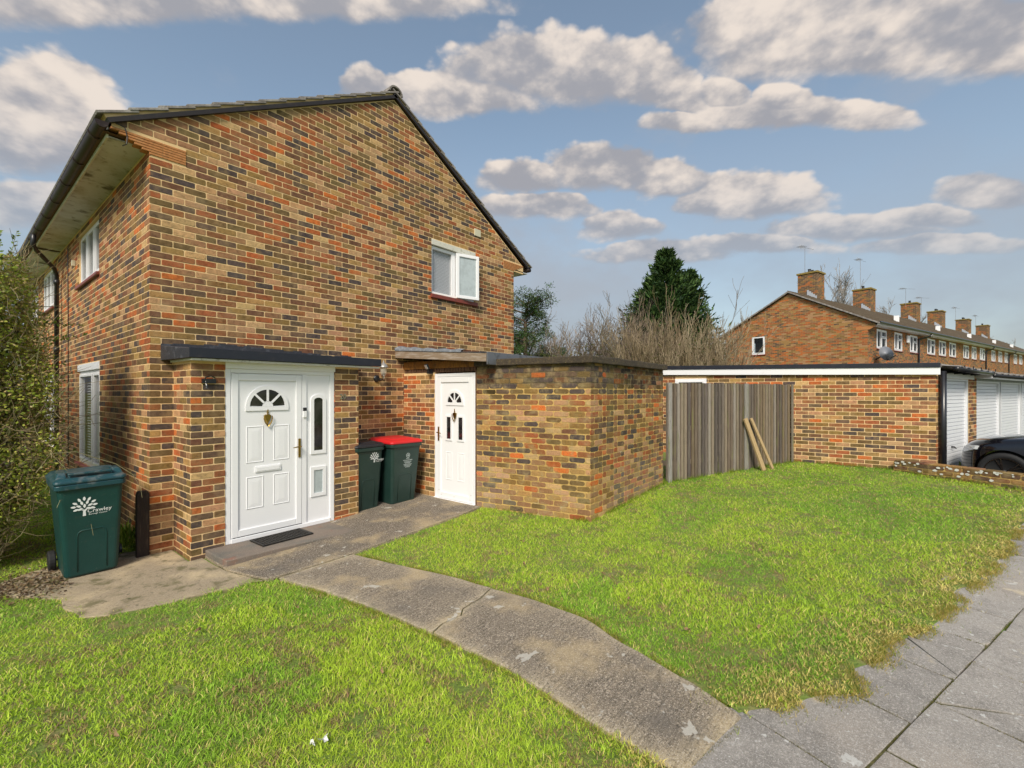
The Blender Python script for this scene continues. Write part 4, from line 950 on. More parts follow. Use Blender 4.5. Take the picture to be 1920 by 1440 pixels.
# ================================================================ brick store with concrete roof
A=(3.507,-1.714);B=(3.823,-3.434);C=(6.376,-3.404);Dd=(6.376,-1.75)
store=empty('brick_store',(4.9,-2.6,.15),label='low old brick store with mossy flat concrete roof standing on the lawn',cat='outbuilding')
def wallframe(p,q,z=0):
    u=Vector((q[0]-p[0],q[1]-p[1],0)); L=u.length; u.normalize(); n=Vector((u.y,-u.x,0)); return frame((p[0],p[1],z),u,n),L
F1,L1=wallframe(A,B); F2_,L2=wallframe(B,C); F3_,L3=wallframe(C,Dd)
mb=MB()
for F,L in ((F1,L1),(F2_,L2),(F3_,L3)):
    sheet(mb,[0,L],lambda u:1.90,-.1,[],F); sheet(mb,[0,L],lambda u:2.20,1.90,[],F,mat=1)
sw=mb.build('store_wall',[M['mortar_old'],M['mortar_stained']],store)
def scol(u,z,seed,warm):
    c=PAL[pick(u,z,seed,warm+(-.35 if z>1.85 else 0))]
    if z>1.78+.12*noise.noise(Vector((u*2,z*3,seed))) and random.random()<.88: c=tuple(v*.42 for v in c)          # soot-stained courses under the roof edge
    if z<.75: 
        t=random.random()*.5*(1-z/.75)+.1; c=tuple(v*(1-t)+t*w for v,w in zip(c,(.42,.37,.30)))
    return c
SB=Bricks(rough=.013,mat=M['brick_old'])
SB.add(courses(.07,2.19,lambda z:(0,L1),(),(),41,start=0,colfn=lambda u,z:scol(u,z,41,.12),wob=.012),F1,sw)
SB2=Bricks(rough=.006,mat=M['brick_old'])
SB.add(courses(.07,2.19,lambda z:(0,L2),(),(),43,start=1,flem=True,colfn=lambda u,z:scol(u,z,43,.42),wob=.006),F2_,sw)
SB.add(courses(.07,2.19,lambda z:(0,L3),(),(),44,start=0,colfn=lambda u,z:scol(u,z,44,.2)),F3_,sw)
SB.emit(300)
ov=.055; ctr=Vector((4.95,-2.6))
def off(p): 
    v=Vector(p)-ctr; return (p[0]+math.copysign(ov,v.x),p[1]+math.copysign(ov,v.y))
top=[off(A),off(B),off(C),off(Dd)]; top=[(3.45,-1.70),(3.765,-3.49),(6.44,-3.465),(6.44,-1.70)]
edge=wig([(3.45,-1.70),(3.765,-3.49),(6.44,-3.465),(6.44,-1.70),(3.45,-1.70)],.006,17,.08)[:-1]
n=len(edge); vs=[]
for x,y in edge: vs.append((x,y,2.205+.006*noise.noise(Vector((x*7,y*7,1)))))
for x,y in edge: vs.append((x,y,2.300+.010*noise.noise(Vector((x*5,y*5,2)))))
MB().add(vs,[tuple(range(n))[::-1],tuple(range(n,2*n))]+[(i,(i+1)%n,(i+1)%n+n,i+n) for i in range(n)]).build('concrete_roof',M['coping'],store,bevel=.012)
# ================================================================ vertical board fence
fs_,fe=(6.44,-3.43),(9.47,-4.86)
fence=empty('board_fence',(7.95,-4.15,.3),label='weathered grey vertical board fence between brick store and garage wall',cat='fence')
u=Vector((fe[0]-fs_[0],fe[1]-fs_[1],0)); FLn=u.length; u.normalize(); FF=frame((fs_[0],fs_[1],0),u,(u.y,-u.x,0)); 
x=0; i=0
while x<FLn-.02:
    w=.082+random.uniform(-.006,.008); wx=x; g=random.uniform(.8,1.15); base=random.choice([(.20,.165,.135),(.25,.205,.16),(.14,.115,.10),(.32,.28,.24),(.22,.165,.105),(.28,.225,.165),(.18,.135,.10)])
    c=tuple(v*g for v in base); X=fs_[0]+u.x*x; zb=gz(X)-.02; zt=1.985+random.uniform(-.008,.008); ln=random.uniform(-.004,.004)
    mb=MB(); vs=[(wx,zb,.004),(wx+.115,zb,.0),(wx+.115+ln,zt,.0),(wx+ln,zt,.004),(wx,zb,.024),(wx+.115,zb,.008),(wx+.115+ln,zt,.008),(wx+ln,zt,.024)]
    vs=[(wx,zb,.0),(wx+.056,zb,.0),(wx+.056+ln,zt,.0),(wx+ln,zt,.0),(wx,zb,.022),(wx+.056,zb,.018),(wx+.056+ln,zt,.018),(wx+ln,zt,.022)]
    c2=tuple(v*.62*random.uniform(.75,1.2) for v in base); MB().box((wx+.04,zb,-.022),(wx+.105,zt-.004,-.004),0,c2,FF).build('fence_board',M['wood'],fence)  # back boards coloured darker, the shadow lines of the grooves put into the colour
    mb.add(vs,[(0,3,2,1),(4,5,6,7),(0,1,5,4),(1,2,6,5),(2,3,7,6),(3,0,4,7)],0,c,FF); mb.build('fence_board',M['wood'],fence)
    x+=w; i+=1
for x,w,c in ((0.0,.07,(.33,.31,.29)),(1.93,.10,(.30,.28,.25)),(FLn-.03,.05,(.22,.19,.15))):
    MB().box((x,.1,.034),(x+w,1.99,.060 if x>1 else .075),0,c,FF).build('fence_post',M['wood'],fence,bevel=.004)
for z in (.55,1.15,1.75): MB().box((0,z,-.07),(FLn,z+.08,-.002),0,(.2,.16,.12),FF).build('fence_rail',M['wood'],fence)
for (xb,yb,xt,yt,zt,wd,lab) in ((8.30,-4.60,8.13,-4.315,1.325,.095,'wider pale softwood plank leaning on the board fence, nearer the store'),(8.55,-4.70,8.30,-4.375,1.325,.060,'narrow pale softwood plank leaning on the board fence, nearer the garage')):
    p=Vector((xb,yb,gz(xb)+.0)); q=Vector((xt,yt,zt)); d=(q-p); L=d.length; d.normalize(); s=Vector((u.x,u.y,0)); s=(s-d*s.dot(d)).normalized(); nn=s.cross(d)
    Mx=Matrix.Identity(4)
    for k in range(3): Mx[k][0]=s[k]; Mx[k][1]=d[k]; Mx[k][2]=nn[k]; Mx[k][3]=p[k]
    o=MB().box((-wd/2,0,-.018),(wd/2,L,.018),M=Mx).build('timber_plank',M['plank'],bevel=.004); tag(o,lab,'plank','planks leaning on the fence')
# ================================================================ garage
G0=Vector((9.619,-7.071)); GS=Vector((-.046,.999)).normalized(); GD=Vector((.961,-.277)).normalized()
gar=empty('brick_garage',(9.62,-7.07,.14),label='brick garage with black and white roof edge beside the board fence',cat='garage')
g2=lambda s,t: (G0.x+GS.x*s+GD.x*t,G0.y+GS.y*s+GD.y*t)
FS=frame((G0.x,G0.y,0),(GS.x,GS.y,0),(GS.y*-1,GS.x,0)); LG=5.2
# outward normal of the side wall is -X
def z1(s): return 2.13+.0205*s
hw=[(3.85,4.55,1.1,2.135)]
mb=MB(); sheet(mb,[0,LG],lambda s:z1(s)+.02,-.1,hw,FS,depth=.1)
FFr=frame((G0.x,G0.y,0),(GD.x,GD.y,0),(GD.y,-GD.x,0))
sheet(mb,[0,2.85],lambda s:2.16,-.1,[(.38,2.15,.1,2.08)],FFr,depth=.12)
a_,b_,c_=g2(LG,0),g2(LG,2.8),g2(.1,2.8); mb.add([(a_[0],a_[1],-.1),(b_[0],b_[1],-.1),(b_[0],b_[1],2.2),(a_[0],a_[1],2.2),(c_[0],c_[1],-.1),(c_[0],c_[1],2.2)],[(0,1,2,3),(1,4,5,2)])
gw=mb.build('garage_wall',M['mortar'],gar)
GB=Bricks(); GB.add(courses(.02,2.36,lambda z:(0,LG),[(-.0205,1,2.13)],hw,51,start=1,warm=-.22),FS,gw)
GB.add(courses(.02,2.10,lambda z:(0,.34),(),(),52,warm=-.1),FFr,gw); GB.add(courses(.02,2.10,lambda z:(2.20,2.85),(),(),53,warm=-.1),FFr,gw)
GB.emit(300)
window(gar,FS,3.85,4.55,1.1,2.135,[(0,1,0,1)],fr=.05,depth=0.0,glass='darkglass')
def strip(z0,z1_,n0,n1,name,m,parent,l0=-.05,l1=LG+.08,sl=.0205):
    mb=MB(); mb.add([(l0,z0+sl*l0,n0),(l1,z0+sl*l1,n0),(l1,z1_+sl*l1,n0),(l0,z1_+sl*l0,n0),(l0,z0+sl*l0,n1),(l1,z0+sl*l1,n1),(l1,z1_+sl*l1,n1),(l0,z1_+sl*l0,n1)],[(0,3,2,1),(4,5,6,7),(0,1,5,4),(1,2,6,5),(2,3,7,6),(3,0,4,7)],0,None,FS); return mb.build(name,M[m],parent,bevel=.003)
strip(2.135,2.262,.006,.07,'white_fascia','upvc',gar); strip(2.264,2.345,.01,.09,'black_roof_edge','blackboard',gar)
# roof deck, corrugated sheet ends with drooping lip above the door
mb=MB(); a=g2(-.06,-.0);b=g2(LG,-.0);c=g2(LG,5.0);d=g2(-.06,2.95)
mb.add([(a[0],a[1],2.27),(d[0],d[1],2.25),(c[0],c[1],2.36),(b[0],b[1],2.37),(a[0],a[1],2.33),(d[0],d[1],2.30),(c[0],c[1],2.42),(b[0],b[1],2.43)],[(0,3,2,1),(4,5,6,7),(0,1,5,4),(1,2,6,5),(2,3,7,6)])
mb.build('garage_roof',M['tile'],gar)
mb=MB(); n=30; vs=[]
for k in range(n+1):
    t=.05+2.85*k/n; w=.018*math.sin(k*2*math.pi/5)
    for (s,z) in ((.1,2.315),(-.30,2.275),(-.30,2.262)): p=g2(s,t); vs.append((p[0],p[1],z+w-.012*t))
mb.add(vs,[(3*k+j,3*k+3+j,3*k+4+j,3*k+1+j) for k in range(n) for j in range(2)]); mb.build('corrugated_sheet',M['tile'],gar)
p0=g2(-.26,.02);p1=g2(-.26,2.95); MB().tube([(p0[0],p0[1],2.235),(p1[0],p1[1],2.205)],.045,8).build('garage_gutter',M['blackmetal'],gar,smooth=True)
for k in range(5):
    t=.35+k*.6; p=g2(-.30,t); q=g2(-.04,t); MB().tube([(p[0],p[1],2.30),(p[0],p[1],2.24),((p[0]+q[0])/2,(p[1]+q[1])/2,2.18),(q[0],q[1],2.17)],.010,5).build('gutter_bracket',M['blackmetal'],gar)
p=g2(-.07,.10); MB().tube([(p[0],p[1],2.20),(p[0],p[1],.14)],.050,10).build('garage_downpipe',M['blackmetal'],gar,smooth=True)
MB().box((.34,2.085,-.02),(2.55,2.18,.025),M=FFr).build('door_head_board',M['upvc'],gar,bevel=.003)
def up_over(parent,F,a,b,c,d,handle_=True,post=.07,nrib=26):
    mb=MB()
    for bx in (((a,c),(a+.03,d)),((b-post,c),(b,d)),((a+.03,d-.04),(b-post,d))): mb.box((bx[0][0],bx[0][1],-.07),(bx[1][0],bx[1][1],.004),M=F)
    root=mb.build('garage_door',M['garmetal'],parent,bevel=.003)
    A,B,C,D=a+.03,b-post,c+.01,d-.04; h=(D-C)/nrib
    for i in range(nrib):
        z=C+i*h; MB().add([(A,z,-.050),(B,z,-.050),(B,z+h*.16,-.030),(A,z+h*.16,-.030),(B,z+h*.9,-.034),(A,z+h*.9,-.034),(B,z+h,-.050),(A,z+h,-.050)],[(0,1,2,3),(3,2,4,5),(5,4,6,7)],0,None,F).build('door_rib',M['garmetal'],root)
    if handle_:
        MB().tube([F@Vector(((A+B)/2-.12,.78,-.035)),F@Vector(((A+B)/2-.12,.78,.01)),F@Vector(((A+B)/2-.05,.75,.02))],[.02,.014,.010],8).build('handle',M['blackmetal'],root)
    return root
up_over(gar,FFr,.38,2.15,.14,2.08)
# row of garages beyond
row=empty('garage_row',(12.6,-8.0,.14),label='row of white ribbed garage doors beyond the black car, under a shallow grey roof',cat='garage row')
q0=g2(.05,2.86); FR=frame((q0[0],q0[1],0),(GD.x,GD.y,0),(GD.y,-GD.x,0))
mb=MB(); sheet(mb,[0,22],lambda s:2.14,-.1,[(-.0+k*2.62,2.44+k*2.62,.14,2.07) for k in range(8)],FR,depth=.1); mb.box((0,0,-5),(22,2.13,-.12),M=FR); mb.build('row_wall',M['greymetal'],row)
for k in range(8):
    a=-.02+k*2.62; up_over(row,frame((q0[0],q0[1],0),(GD.x,GD.y,0),(GD.y,-GD.x,0))@Matrix.Translation((0,0,.01)),a,a+2.48,.14,2.07,False,.10,26)
mb=MB(); n=150; vs=[]
for k in range(n+1):
    t=22.2*k/n-.1; w=.016*math.sin(k*2*math.pi/4)
    for (s,z) in ((-4.,2.42),(.34,2.235),(.34,2.205)): vs.append(tuple(FR@Vector((t,z+w,s))))
mb.add(vs,[(3*k+j,3*k+3+j,3*k+4+j,3*k+1+j) for k in range(n) for j in range(2)]); mb.build('corrugated_roof',M['tile'],row)
MB().box((-.1,2.12,.05),(22,2.19,.30),M=FR).build('row_fascia',M['garmetal'],row)
mb=MB(); mb.tube([FR@Vector((-.05,2.17,.32)),FR@Vector((22,2.17,.32))],.04,6); mb.build('row_gutter',M['blackmetal'],row,smooth=True)
# ================================================================ low boundary wall
low=empty('low_brick_wall',(8.8,-7.8,.3),label='low lichen-spotted brick boundary wall between lawn and driveway',cat='wall')
LB=Bricks(rough=.010,mat=M['brick_old'])
def lcol(u,z): 
    c=random.choice([PAL[5],PAL[6],PAL[10],PAL[3],PAL[7]]); return tuple(v*.85 for v in c)
for i,(p,q) in enumerate(zip(LW[:-1],LW[1:])):
    Fq,L=wallframe(p,q); Fq=frame((p[0],p[1],0),(q[0]-p[0],q[1]-p[1],0),((q[1]-p[1]),-(q[0]-p[0]),0))
    Nn=Vector((Fq[0][2],Fq[1][2])); 
    # lawn side faces west
    mb=MB(); mb.box((-.01,0,-.20),(L+.01,.572,0),M=Fq); w_=mb.build('wall_core',M['mortar_old'],low)
    LB.add(courses(.13,.57,lambda z:(0,L),(),(),60+i,colfn=lcol,wob=.01,start=i),Fq,w_)
    Fb=frame(tuple(Fq@Vector((L,0,-.20))),(p[0]-q[0],p[1]-q[1],0),(-(q[1]-p[1]),(q[0]-p[0]),0)); LB.add(courses(.13,.57,lambda z:(0,L),(),(),70+i,colfn=lcol),Fb,w_)
    s=0
    while s<L-.05:      # brick-on-edge top
        o=MB().box((s+.004,.572,-.205),(min(s+.215,L)-.004,.600+random.uniform(-.006,.008),.005),0,jit(lcol(0,0)),Fq).build('coping_brick',M['brick_old'],low,bevel=.008); s+=.225
LB.emit(280)
lich=MB()
for k in range(60):
    i=random.choices([0,1,2],[1,2,3])[0]; p,q=LW[i],LW[i+1]; L=math.dist(p,q); Fq=frame((p[0],p[1],0),(q[0]-p[0],q[1]-p[1],0),((q[1]-p[1]),-(q[0]-p[0]),0)); s=random.uniform(0,L); r=random.uniform(.010,.035); z=random.choice([.58,.56,.55,.5,.45]); 
    pts=[(s+r*math.cos(t)*random.uniform(.7,1.2),z+r*.7*math.sin(t)*random.uniform(.7,1.1),.0125) for t in np.arange(0,6.2,.8)]
    lich.add(pts,[tuple(range(len(pts)))],0,None,Fq)
lich.build('lichen',M['litter'],low,kind='stuff')
# ================================================================ far terrace
def brickmat(name,c1,c2,cm,seed):
    m=bpy.data.materials.new(name); m.use_nodes=True; nt=m.node_tree; N=nt.nodes; L=nt.links; b=N['Principled BSDF']; b.inputs['Roughness'].default_value=.9; b.inputs['Specular IOR Level'].default_value=.2
    uv=N.new('ShaderNodeUVMap'); uv.uv_map='UVMap'
    t=N.new('ShaderNodeTexBrick'); L.new(uv.outputs[0],t.inputs[0]); t.inputs['Color1'].default_value=(0,0,0,1); t.inputs['Color2'].default_value=(1,1,1,1); t.inputs['Mortar'].default_value=(.5,.5,.5,1)
    t.inputs['Scale'].default_value=1; t.inputs['Brick Width'].default_value=.225; t.inputs['Row Height'].default_value=.075; t.inputs['Mortar Size'].default_value=.008; t.inputs['Mortar Smooth'].default_value=.3
    r=N.new('ShaderNodeValToRGB'); e=r.color_ramp; cols=[tuple(.84*a+.16*b for a,b in zip(PAL[k],(.27,.15,.065))) for k in (9,8,6,2,1,3,0,5,4)]
    e.elements[0].color=tuple(cols[0])+(1,); e.elements[1].position=1; e.elements[1].color=tuple(cols[-1])+(1,)
    for i,c in enumerate(cols[1:-1]): x=e.elements.new((i+1)/8); x.color=tuple(c)+(1,)
    e.interpolation='CONSTANT'
    n=N.new('ShaderNodeTexNoise'); L.new(uv.outputs[0],n.inputs['Vector']); n.inputs['Scale'].default_value=.6; n.inputs['Detail'].default_value=4
    a=N.new('ShaderNodeMath'); a.operation='MULTIPLY_ADD'; L.new(n.outputs[0],a.inputs[0]); a.inputs[1].default_value=.7; a.inputs[2].default_value=-.33+seed
    a2=N.new('ShaderNodeMath'); a2.operation='ADD'; a2.use_clamp=True; L.new(a.outputs[0],a2.inputs[0]); L.new(t.outputs['Color'],a2.inputs[1]); L.new(a2.outputs[0],r.inputs[0])
    mx=N.new('ShaderNodeMix'); mx.data_type='RGBA'; L.new(t.outputs['Fac'],mx.inputs[0]); L.new(r.outputs[0],mx.inputs[6]); mx.inputs[7].default_value=(.40,.26,.12,1); L.new(mx.outputs[2],b.inputs['Base Color'])
    bp=N.new('ShaderNodeBump'); bp.invert=True; L.new(t.outputs['Fac'],bp.inputs['Height']); bp.inputs['Distance'].default_value=.01; bp.inputs['Strength'].default_value=.6; L.new(bp.outputs[0],b.inputs['Normal']); return m
M['farbrick']=brickmat('far_brickwork',0,0,0,.14); M['farbrick2']=brickmat('far_front_brickwork',0,0,0,-.14); M['farbrick3']=brickmat('chimney_brickwork',0,0,0,-.40)
def set_uv(me,F):
    Fi=F.inverted(); uv=me.uv_layers.new(name='UVMap')
    for l in me.loops:
        p=Fi@me.vertices[l.vertex_index].co; uv.data[l.index].uv=(p.x,p.y)
TP=Vector((25.0,-6.04)); TD=Vector((.967,-.254)).normalized(); TN=Vector((.254,.967)).normalized()
M['fartile']=mat('brown_far_tiles',(.12,.085,.055),rough=.95,noises=[(1.2,5,.4,.7,(.16,.125,.085),.7),(12,4,.5,.7,.6,.6),(3,4,.6,.75,(.22,.19,.12),.5)],bump=[(20,3,.6,.02)])
def tw(s,t,z): return (TP.x+TD.x*s+TN.x*t,TP.y+TD.y*s+TN.y*t,z)
rise=lambda s:.017*s
def terrace_house(s0,s1,wins,chim,first=False,pipe=False,label='',cw=.95):
    root=empty('terraced_house',tw(s0,.4,.5),label=label,cat='house',group='brick terrace behind the garages')
    zb=.5; r=rise(s0); W=6.75; e0=4.86+r; rz=lambda s:7.0+.021*s
    F=frame(tw(s0,.42,0),(TD.x,TD.y,0),(-TN.x,-TN.y,0)); L=s1-s0
    hol=[(a-s0,b-s0,3.87+rise(a),4.80+rise(a)) for a,b in wins]
    mb=MB(); sheet(mb,[0,L],lambda u:e0+rise(u)+.0,zb,hol,F,depth=.10); me=mb.mesh('wall',M['farbrick2']); set_uv(me,F); wall=link('front_wall',me,root)
    for (a,b,c,d) in hol:
        window(root,F,a,b,c,d,[(0,.42,0,1),(.48,1,0,.62),(.48,1,.66,1)],fr=.07,depth=-.02,cill='sill',inner=True)
    if first:
        FGa=frame(tw(s0,.42,0),(TN.x,TN.y,0),(-TD.x,-TD.y,0)); half=W/2
        zt=lambda u: (e0+.05)+(rz(0)-.12-e0-.05)*(1-abs(u-half)/(half+.35))+.0
        mb=MB(); sheet(mb,[-.30,half,W+.30],zt,e0-.05,[],FGa,rev=False); sheet(mb,[0,W],lambda u:e0-.05,zb,[(4.55,5.25,3.85,4.85)],FGa,depth=.1)
        me=mb.mesh('wall',M['farbrick']); set_uv(me,FGa); link('gable_wall',me,root)
        window(root,FGa,4.55,5.25,3.85,4.85,[(0,1,0,1)],fr=.07,depth=-.02,cill='sill')
        mb=MB()
        for k in range(5): mb.box((-.30+.05*k,e0-.06-.03*k,-.02),(.45,e0-.03-.03*k,.010),M=FGa)
        mb.build('tile_kneeler',M['creasing'],root)
    # roof strips on the front slope, one sheet behind
    n=20; mb=MB(); se0=s0-(.12 if first else 0)
    for k in range(n):
        f0,f1=k/n,(k+1)/n+.01
        t0,t1=-.02+(3.79)*f0,-.02+3.79*f1
        za=lambda s,f: (4.99+rise(s))*(1-f)+(rz(s)+.02)*f
        P=[(se0,t0,za(se0,f0)+.035),(s1,t0,za(s1,f0)+.035),(s1,t1,za(s1,f1)+.002),(se0,t1,za(se0,f1)+.002)]
        vs=[tw(*p) for p in P]+[tw(p[0],p[1],p[2]-.04) for p in P]
        mb.add(vs,[(0,1,2,3),(0,4,5,1),(3,7,4,0),(1,5,6,2)])
    P=[(se0,3.77,rz(s0)+.02),(s1,3.77,rz(s1)+.02),(s1,7.6,4.9+r),(se0,7.6,4.9+r)]; mb.add([tw(*p) for p in P]+[tw(p[0],p[1],p[2]-.06) for p in P],[(0,1,2,3),(0,4,5,1),(3,7,4,0)])
    roof_=mb.build('roof',M['fartile'],root)
    if first:
        for (ta,za_,tb,zb_) in ((-.05,4.96,3.77,7.0),(3.77,7.0,7.6,4.93)):
            mb=MB(); P=[(se0-.03,ta,za_),(se0-.03,tb,zb_),(se0-.03,tb,zb_-.075),(se0-.03,ta,za_-.075)]; Q=[(p[0]+.10,p[1],p[2]) for p in P]
            mb.add([tw(*p) for p in P+Q],[(0,1,2,3),(7,6,5,4),(0,4,5,1),(2,6,7,3),(1,5,6,2),(3,7,4,0)]); mb.build('verge',M['tile'],root)
    mb=MB(); mb.tube([tw(s0,-.02,4.97+r),tw(s1,-.02,4.97+rise(s1))],.06,6); mb.build('gutter',M['blackmetal'],root)
    P=[(s0,.06,4.86+r),(s1,.06,4.86+rise(s1)),(s1,.42,4.86+rise(s1)),(s0,.42,4.86+r)]; mb=MB(); mb.add([tw(*p) for p in P]+[tw(p[0],p[1],p[2]-.0+(.10 if p[1]<.1 else 0)) for p in P],[(0,1,2,3),(0,1,5,4)]); mb.build('soffit',M['upvc'],root)
    if pipe:
        sp=s1-.35; mb=MB(); mb.tube([tw(sp-.0,-.02,4.93+rise(sp)),tw(sp-.1,.05,4.80+rise(sp)),tw(sp-.9,.36,4.60+rise(sp)),tw(sp-.95,.36,4.5+rise(sp)),tw(sp-.95,.36,.6)],.05,6); mb.build('downpipe',M['blackmetal'],root)
    # chimney on the ridge
    h=1.30; c0=chim; mb=MB(); z0=rz(c0)-.55; z2=rz(c0)+h
    Fc=frame(tw(c0-cw/2,3.30,0),(TD.x,TD.y,0),(-TN.x,-TN.y,0)); Dp=.95
    mb.box((0,z0,-Dp),(cw,z2-.12,0),M=Fc); me=mb.mesh('chimney',M['farbrick3']); set_uv2(me,Fc); ch=link('chimney',me,roof_)
    MB().box((-.05,z2-.12,-Dp-.05),(cw+.05,z2-.03,.05),M=Fc).build('chimney_cap',M['lichencap'],roof_)
    for k in range(random.choice([1,1,2])):
        x=cw*(.3+.35*k); MB().lathe([(.09,0),(.08,.05),(.07,.16),(.09,.2)],8,M=Matrix.Translation(Fc@Vector((x,z2-.03,-Dp/2)))).build('chimney_pot',M['blackmetal'],roof_)
    mb=MB(); 
    for k in range(6): mb.box((cw*k/6,z0-.04-.0*k,.0),(cw*(k+1)/6,z0+.16+.03*(k%2),.05),M=Fc)
    for k in range(5): t=-.05-Dp*.5*k/5; mb.box((-.04,z0+.20+.09*k,-Dp*.5*(k+1)/5),(-.005,z0+.48+.09*k,-Dp*.5*k/5),M=Fc)
    mb.build('lead_flashing',M['lead2'],roof_)
    # roof vent
    v=tw(s1-1.5,1.3,5.72+rise(s1)); MB().box((v[0]-.12,v[1]-.12,v[2]-.1),(v[0]+.12,v[1]+.12,v[2]+.28)).build('roof_vent',M['upvc'],roof_)
    return root
def set_uv2(me,F):
    Fi=F.inverted(); uv=me.uv_layers.new(name='UVMap')
    for p in me.polygons:
        for li in p.loop_indices:
            q=Fi@me.vertices[me.loops[li].vertex_index].co; n=(Fi.to_3x3()@p.normal)
            uv.data[li].uv=(q.x if abs(n.z)>.5 or abs(n.y)>.5 else q.z, q.y if abs(n.y)<.5 else q.z)
M['lichencap']=mat('yellow_lichen_cap',(.22,.16,.05),rough=1,noises=[(8,4,.4,.7,(.36,.27,.06),.7)],bump=[(20,3,.6,.02)])
M['lead2']=mat('bright_lead',(.42,.45,.50),rough=.5)
specs=[(.1,9.2,[(1.3,2.75),(3.9,5.2),(6.5,7.9)],2.75,'end house of the far terrace, its orange brick gable facing the lawn'),
(9.2,18.0,[(9.85,11.55),(12.4,14.1),(14.9,16.7)],10.85,'second house of the far terrace, with a window vent propped open'),
(18.0,27.4,[(18.8,20.5),(21.4,23.0),(24.2,26.1)],20.9,'third house of the far terrace from its gable end'),
(27.4,37.6,[(28.6,30.3),(31.6,33.4),(34.6,36.4)],28.4,'fourth house of the far terrace from its gable end'),
(37.6,47.0,[(39.4,41.3),(42.6,44.5)],38.5,'fifth house of the far terrace from its gable end'),
(47.0,57.0,[(48.4,50.3),(52,54)],46.6+1.2,'sixth and farthest visible house of the far terrace')]
for i,(a,b,w,c,lab) in enumerate(specs): terrace_house(a,b,w,c,first=(i==0),pipe=i in(0,2,3),label=lab,cw=[.95,.95,1.1,1.2,1.2,1.3][i])
# open vent sash of the second house
# satellite dish and alarm box on the end house
sdz=Vector(tw(1.05,.0,3.60)); mb=MB(); prof=[(.02,-.06),(.22,-.045),(.38,-.015),(.47,.015)]
dsh=empty('satellite_dish',tuple(sdz),label='grey oval satellite dish on the end house of the far terrace',cat='satellite dish')
Td=Matrix.Translation(sdz)@Vector((-.55,-.80,.15)).to_track_quat('Z','Y').to_matrix().to_4x4()@Matrix.Diagonal((1.0,.72,1,1))
mb.lathe(prof,24,M=Td); mb.build('dish',M['dish'],dsh,smooth=True)
MB().tube([Td@Vector((0,-.40,0)),Td@Vector((0,-.25,.40))],.02,6).build('feed_arm',M['blackmetal'],dsh); MB().tube([sdz,Vector(tw(1.1,.40,3.35))],.03,6).build('bracket',M['blackmetal'],dsh)
p=Vector(tw(5.9,.36,4.62)); o=MB().box((-.16,-.20,-.05),(.16,.20,.05),M=Matrix.Translation(p)@Matrix.Rotation(math.atan2(TD.y,TD.x),4,'Z')@Matrix.Rotation(R(90),4,'X')).build('alarm_box',M['upvc'],bevel=.04); tag(o,'small white alarm box between upper windows of the far end house','alarm box')
def aerial(p,h,lab,arm=1.3):
    e=empty('tv_aerial',p,R(random.uniform(-60,-20)),label=lab,cat='aerial',group='aerials on the far terrace')
    MB().tube([(0,0,0),(0,0,h)],.012,5).build('mast',M['alu'],None).parent=e; MB().tube([(-arm*.4,0,h),(arm*.6,0,h)],.008,4).build('boom',M['alu'],None).parent=e
    mb=MB(); 
    for k in range(7): x=-arm*.38+k*arm*.05; mb.tube([(x,-.18,h),(x,.18,h)],.005,4); mb.tube([(x,0,h-.12),(x,0,h+.12)],.005,4)
    mb.build('elements',M['alu'],None).parent=e
aerial(tw(2.3,3.9,8.1),1.6,'aerial over the nearest chimney of the far terrace')
aerial(tw(10.6,3.9,8.2),2.2,'tall thin aerial beside the second chimney of the far terrace')
aerial(tw(20.2,3.9,8.4),1.4,'aerial at the third chimney of the far terrace'); aerial(tw(24.4,3.9,7.7),1.9,'aerial between third and fourth chimneys of the far terrace')
aerial(tw(36,3.9,8.2),1.8,'aerial just before the fifth chimney of the far terrace'); aerial(tw(45,3.9,8.4),1.7,'farthest small aerial on the terrace ridge')
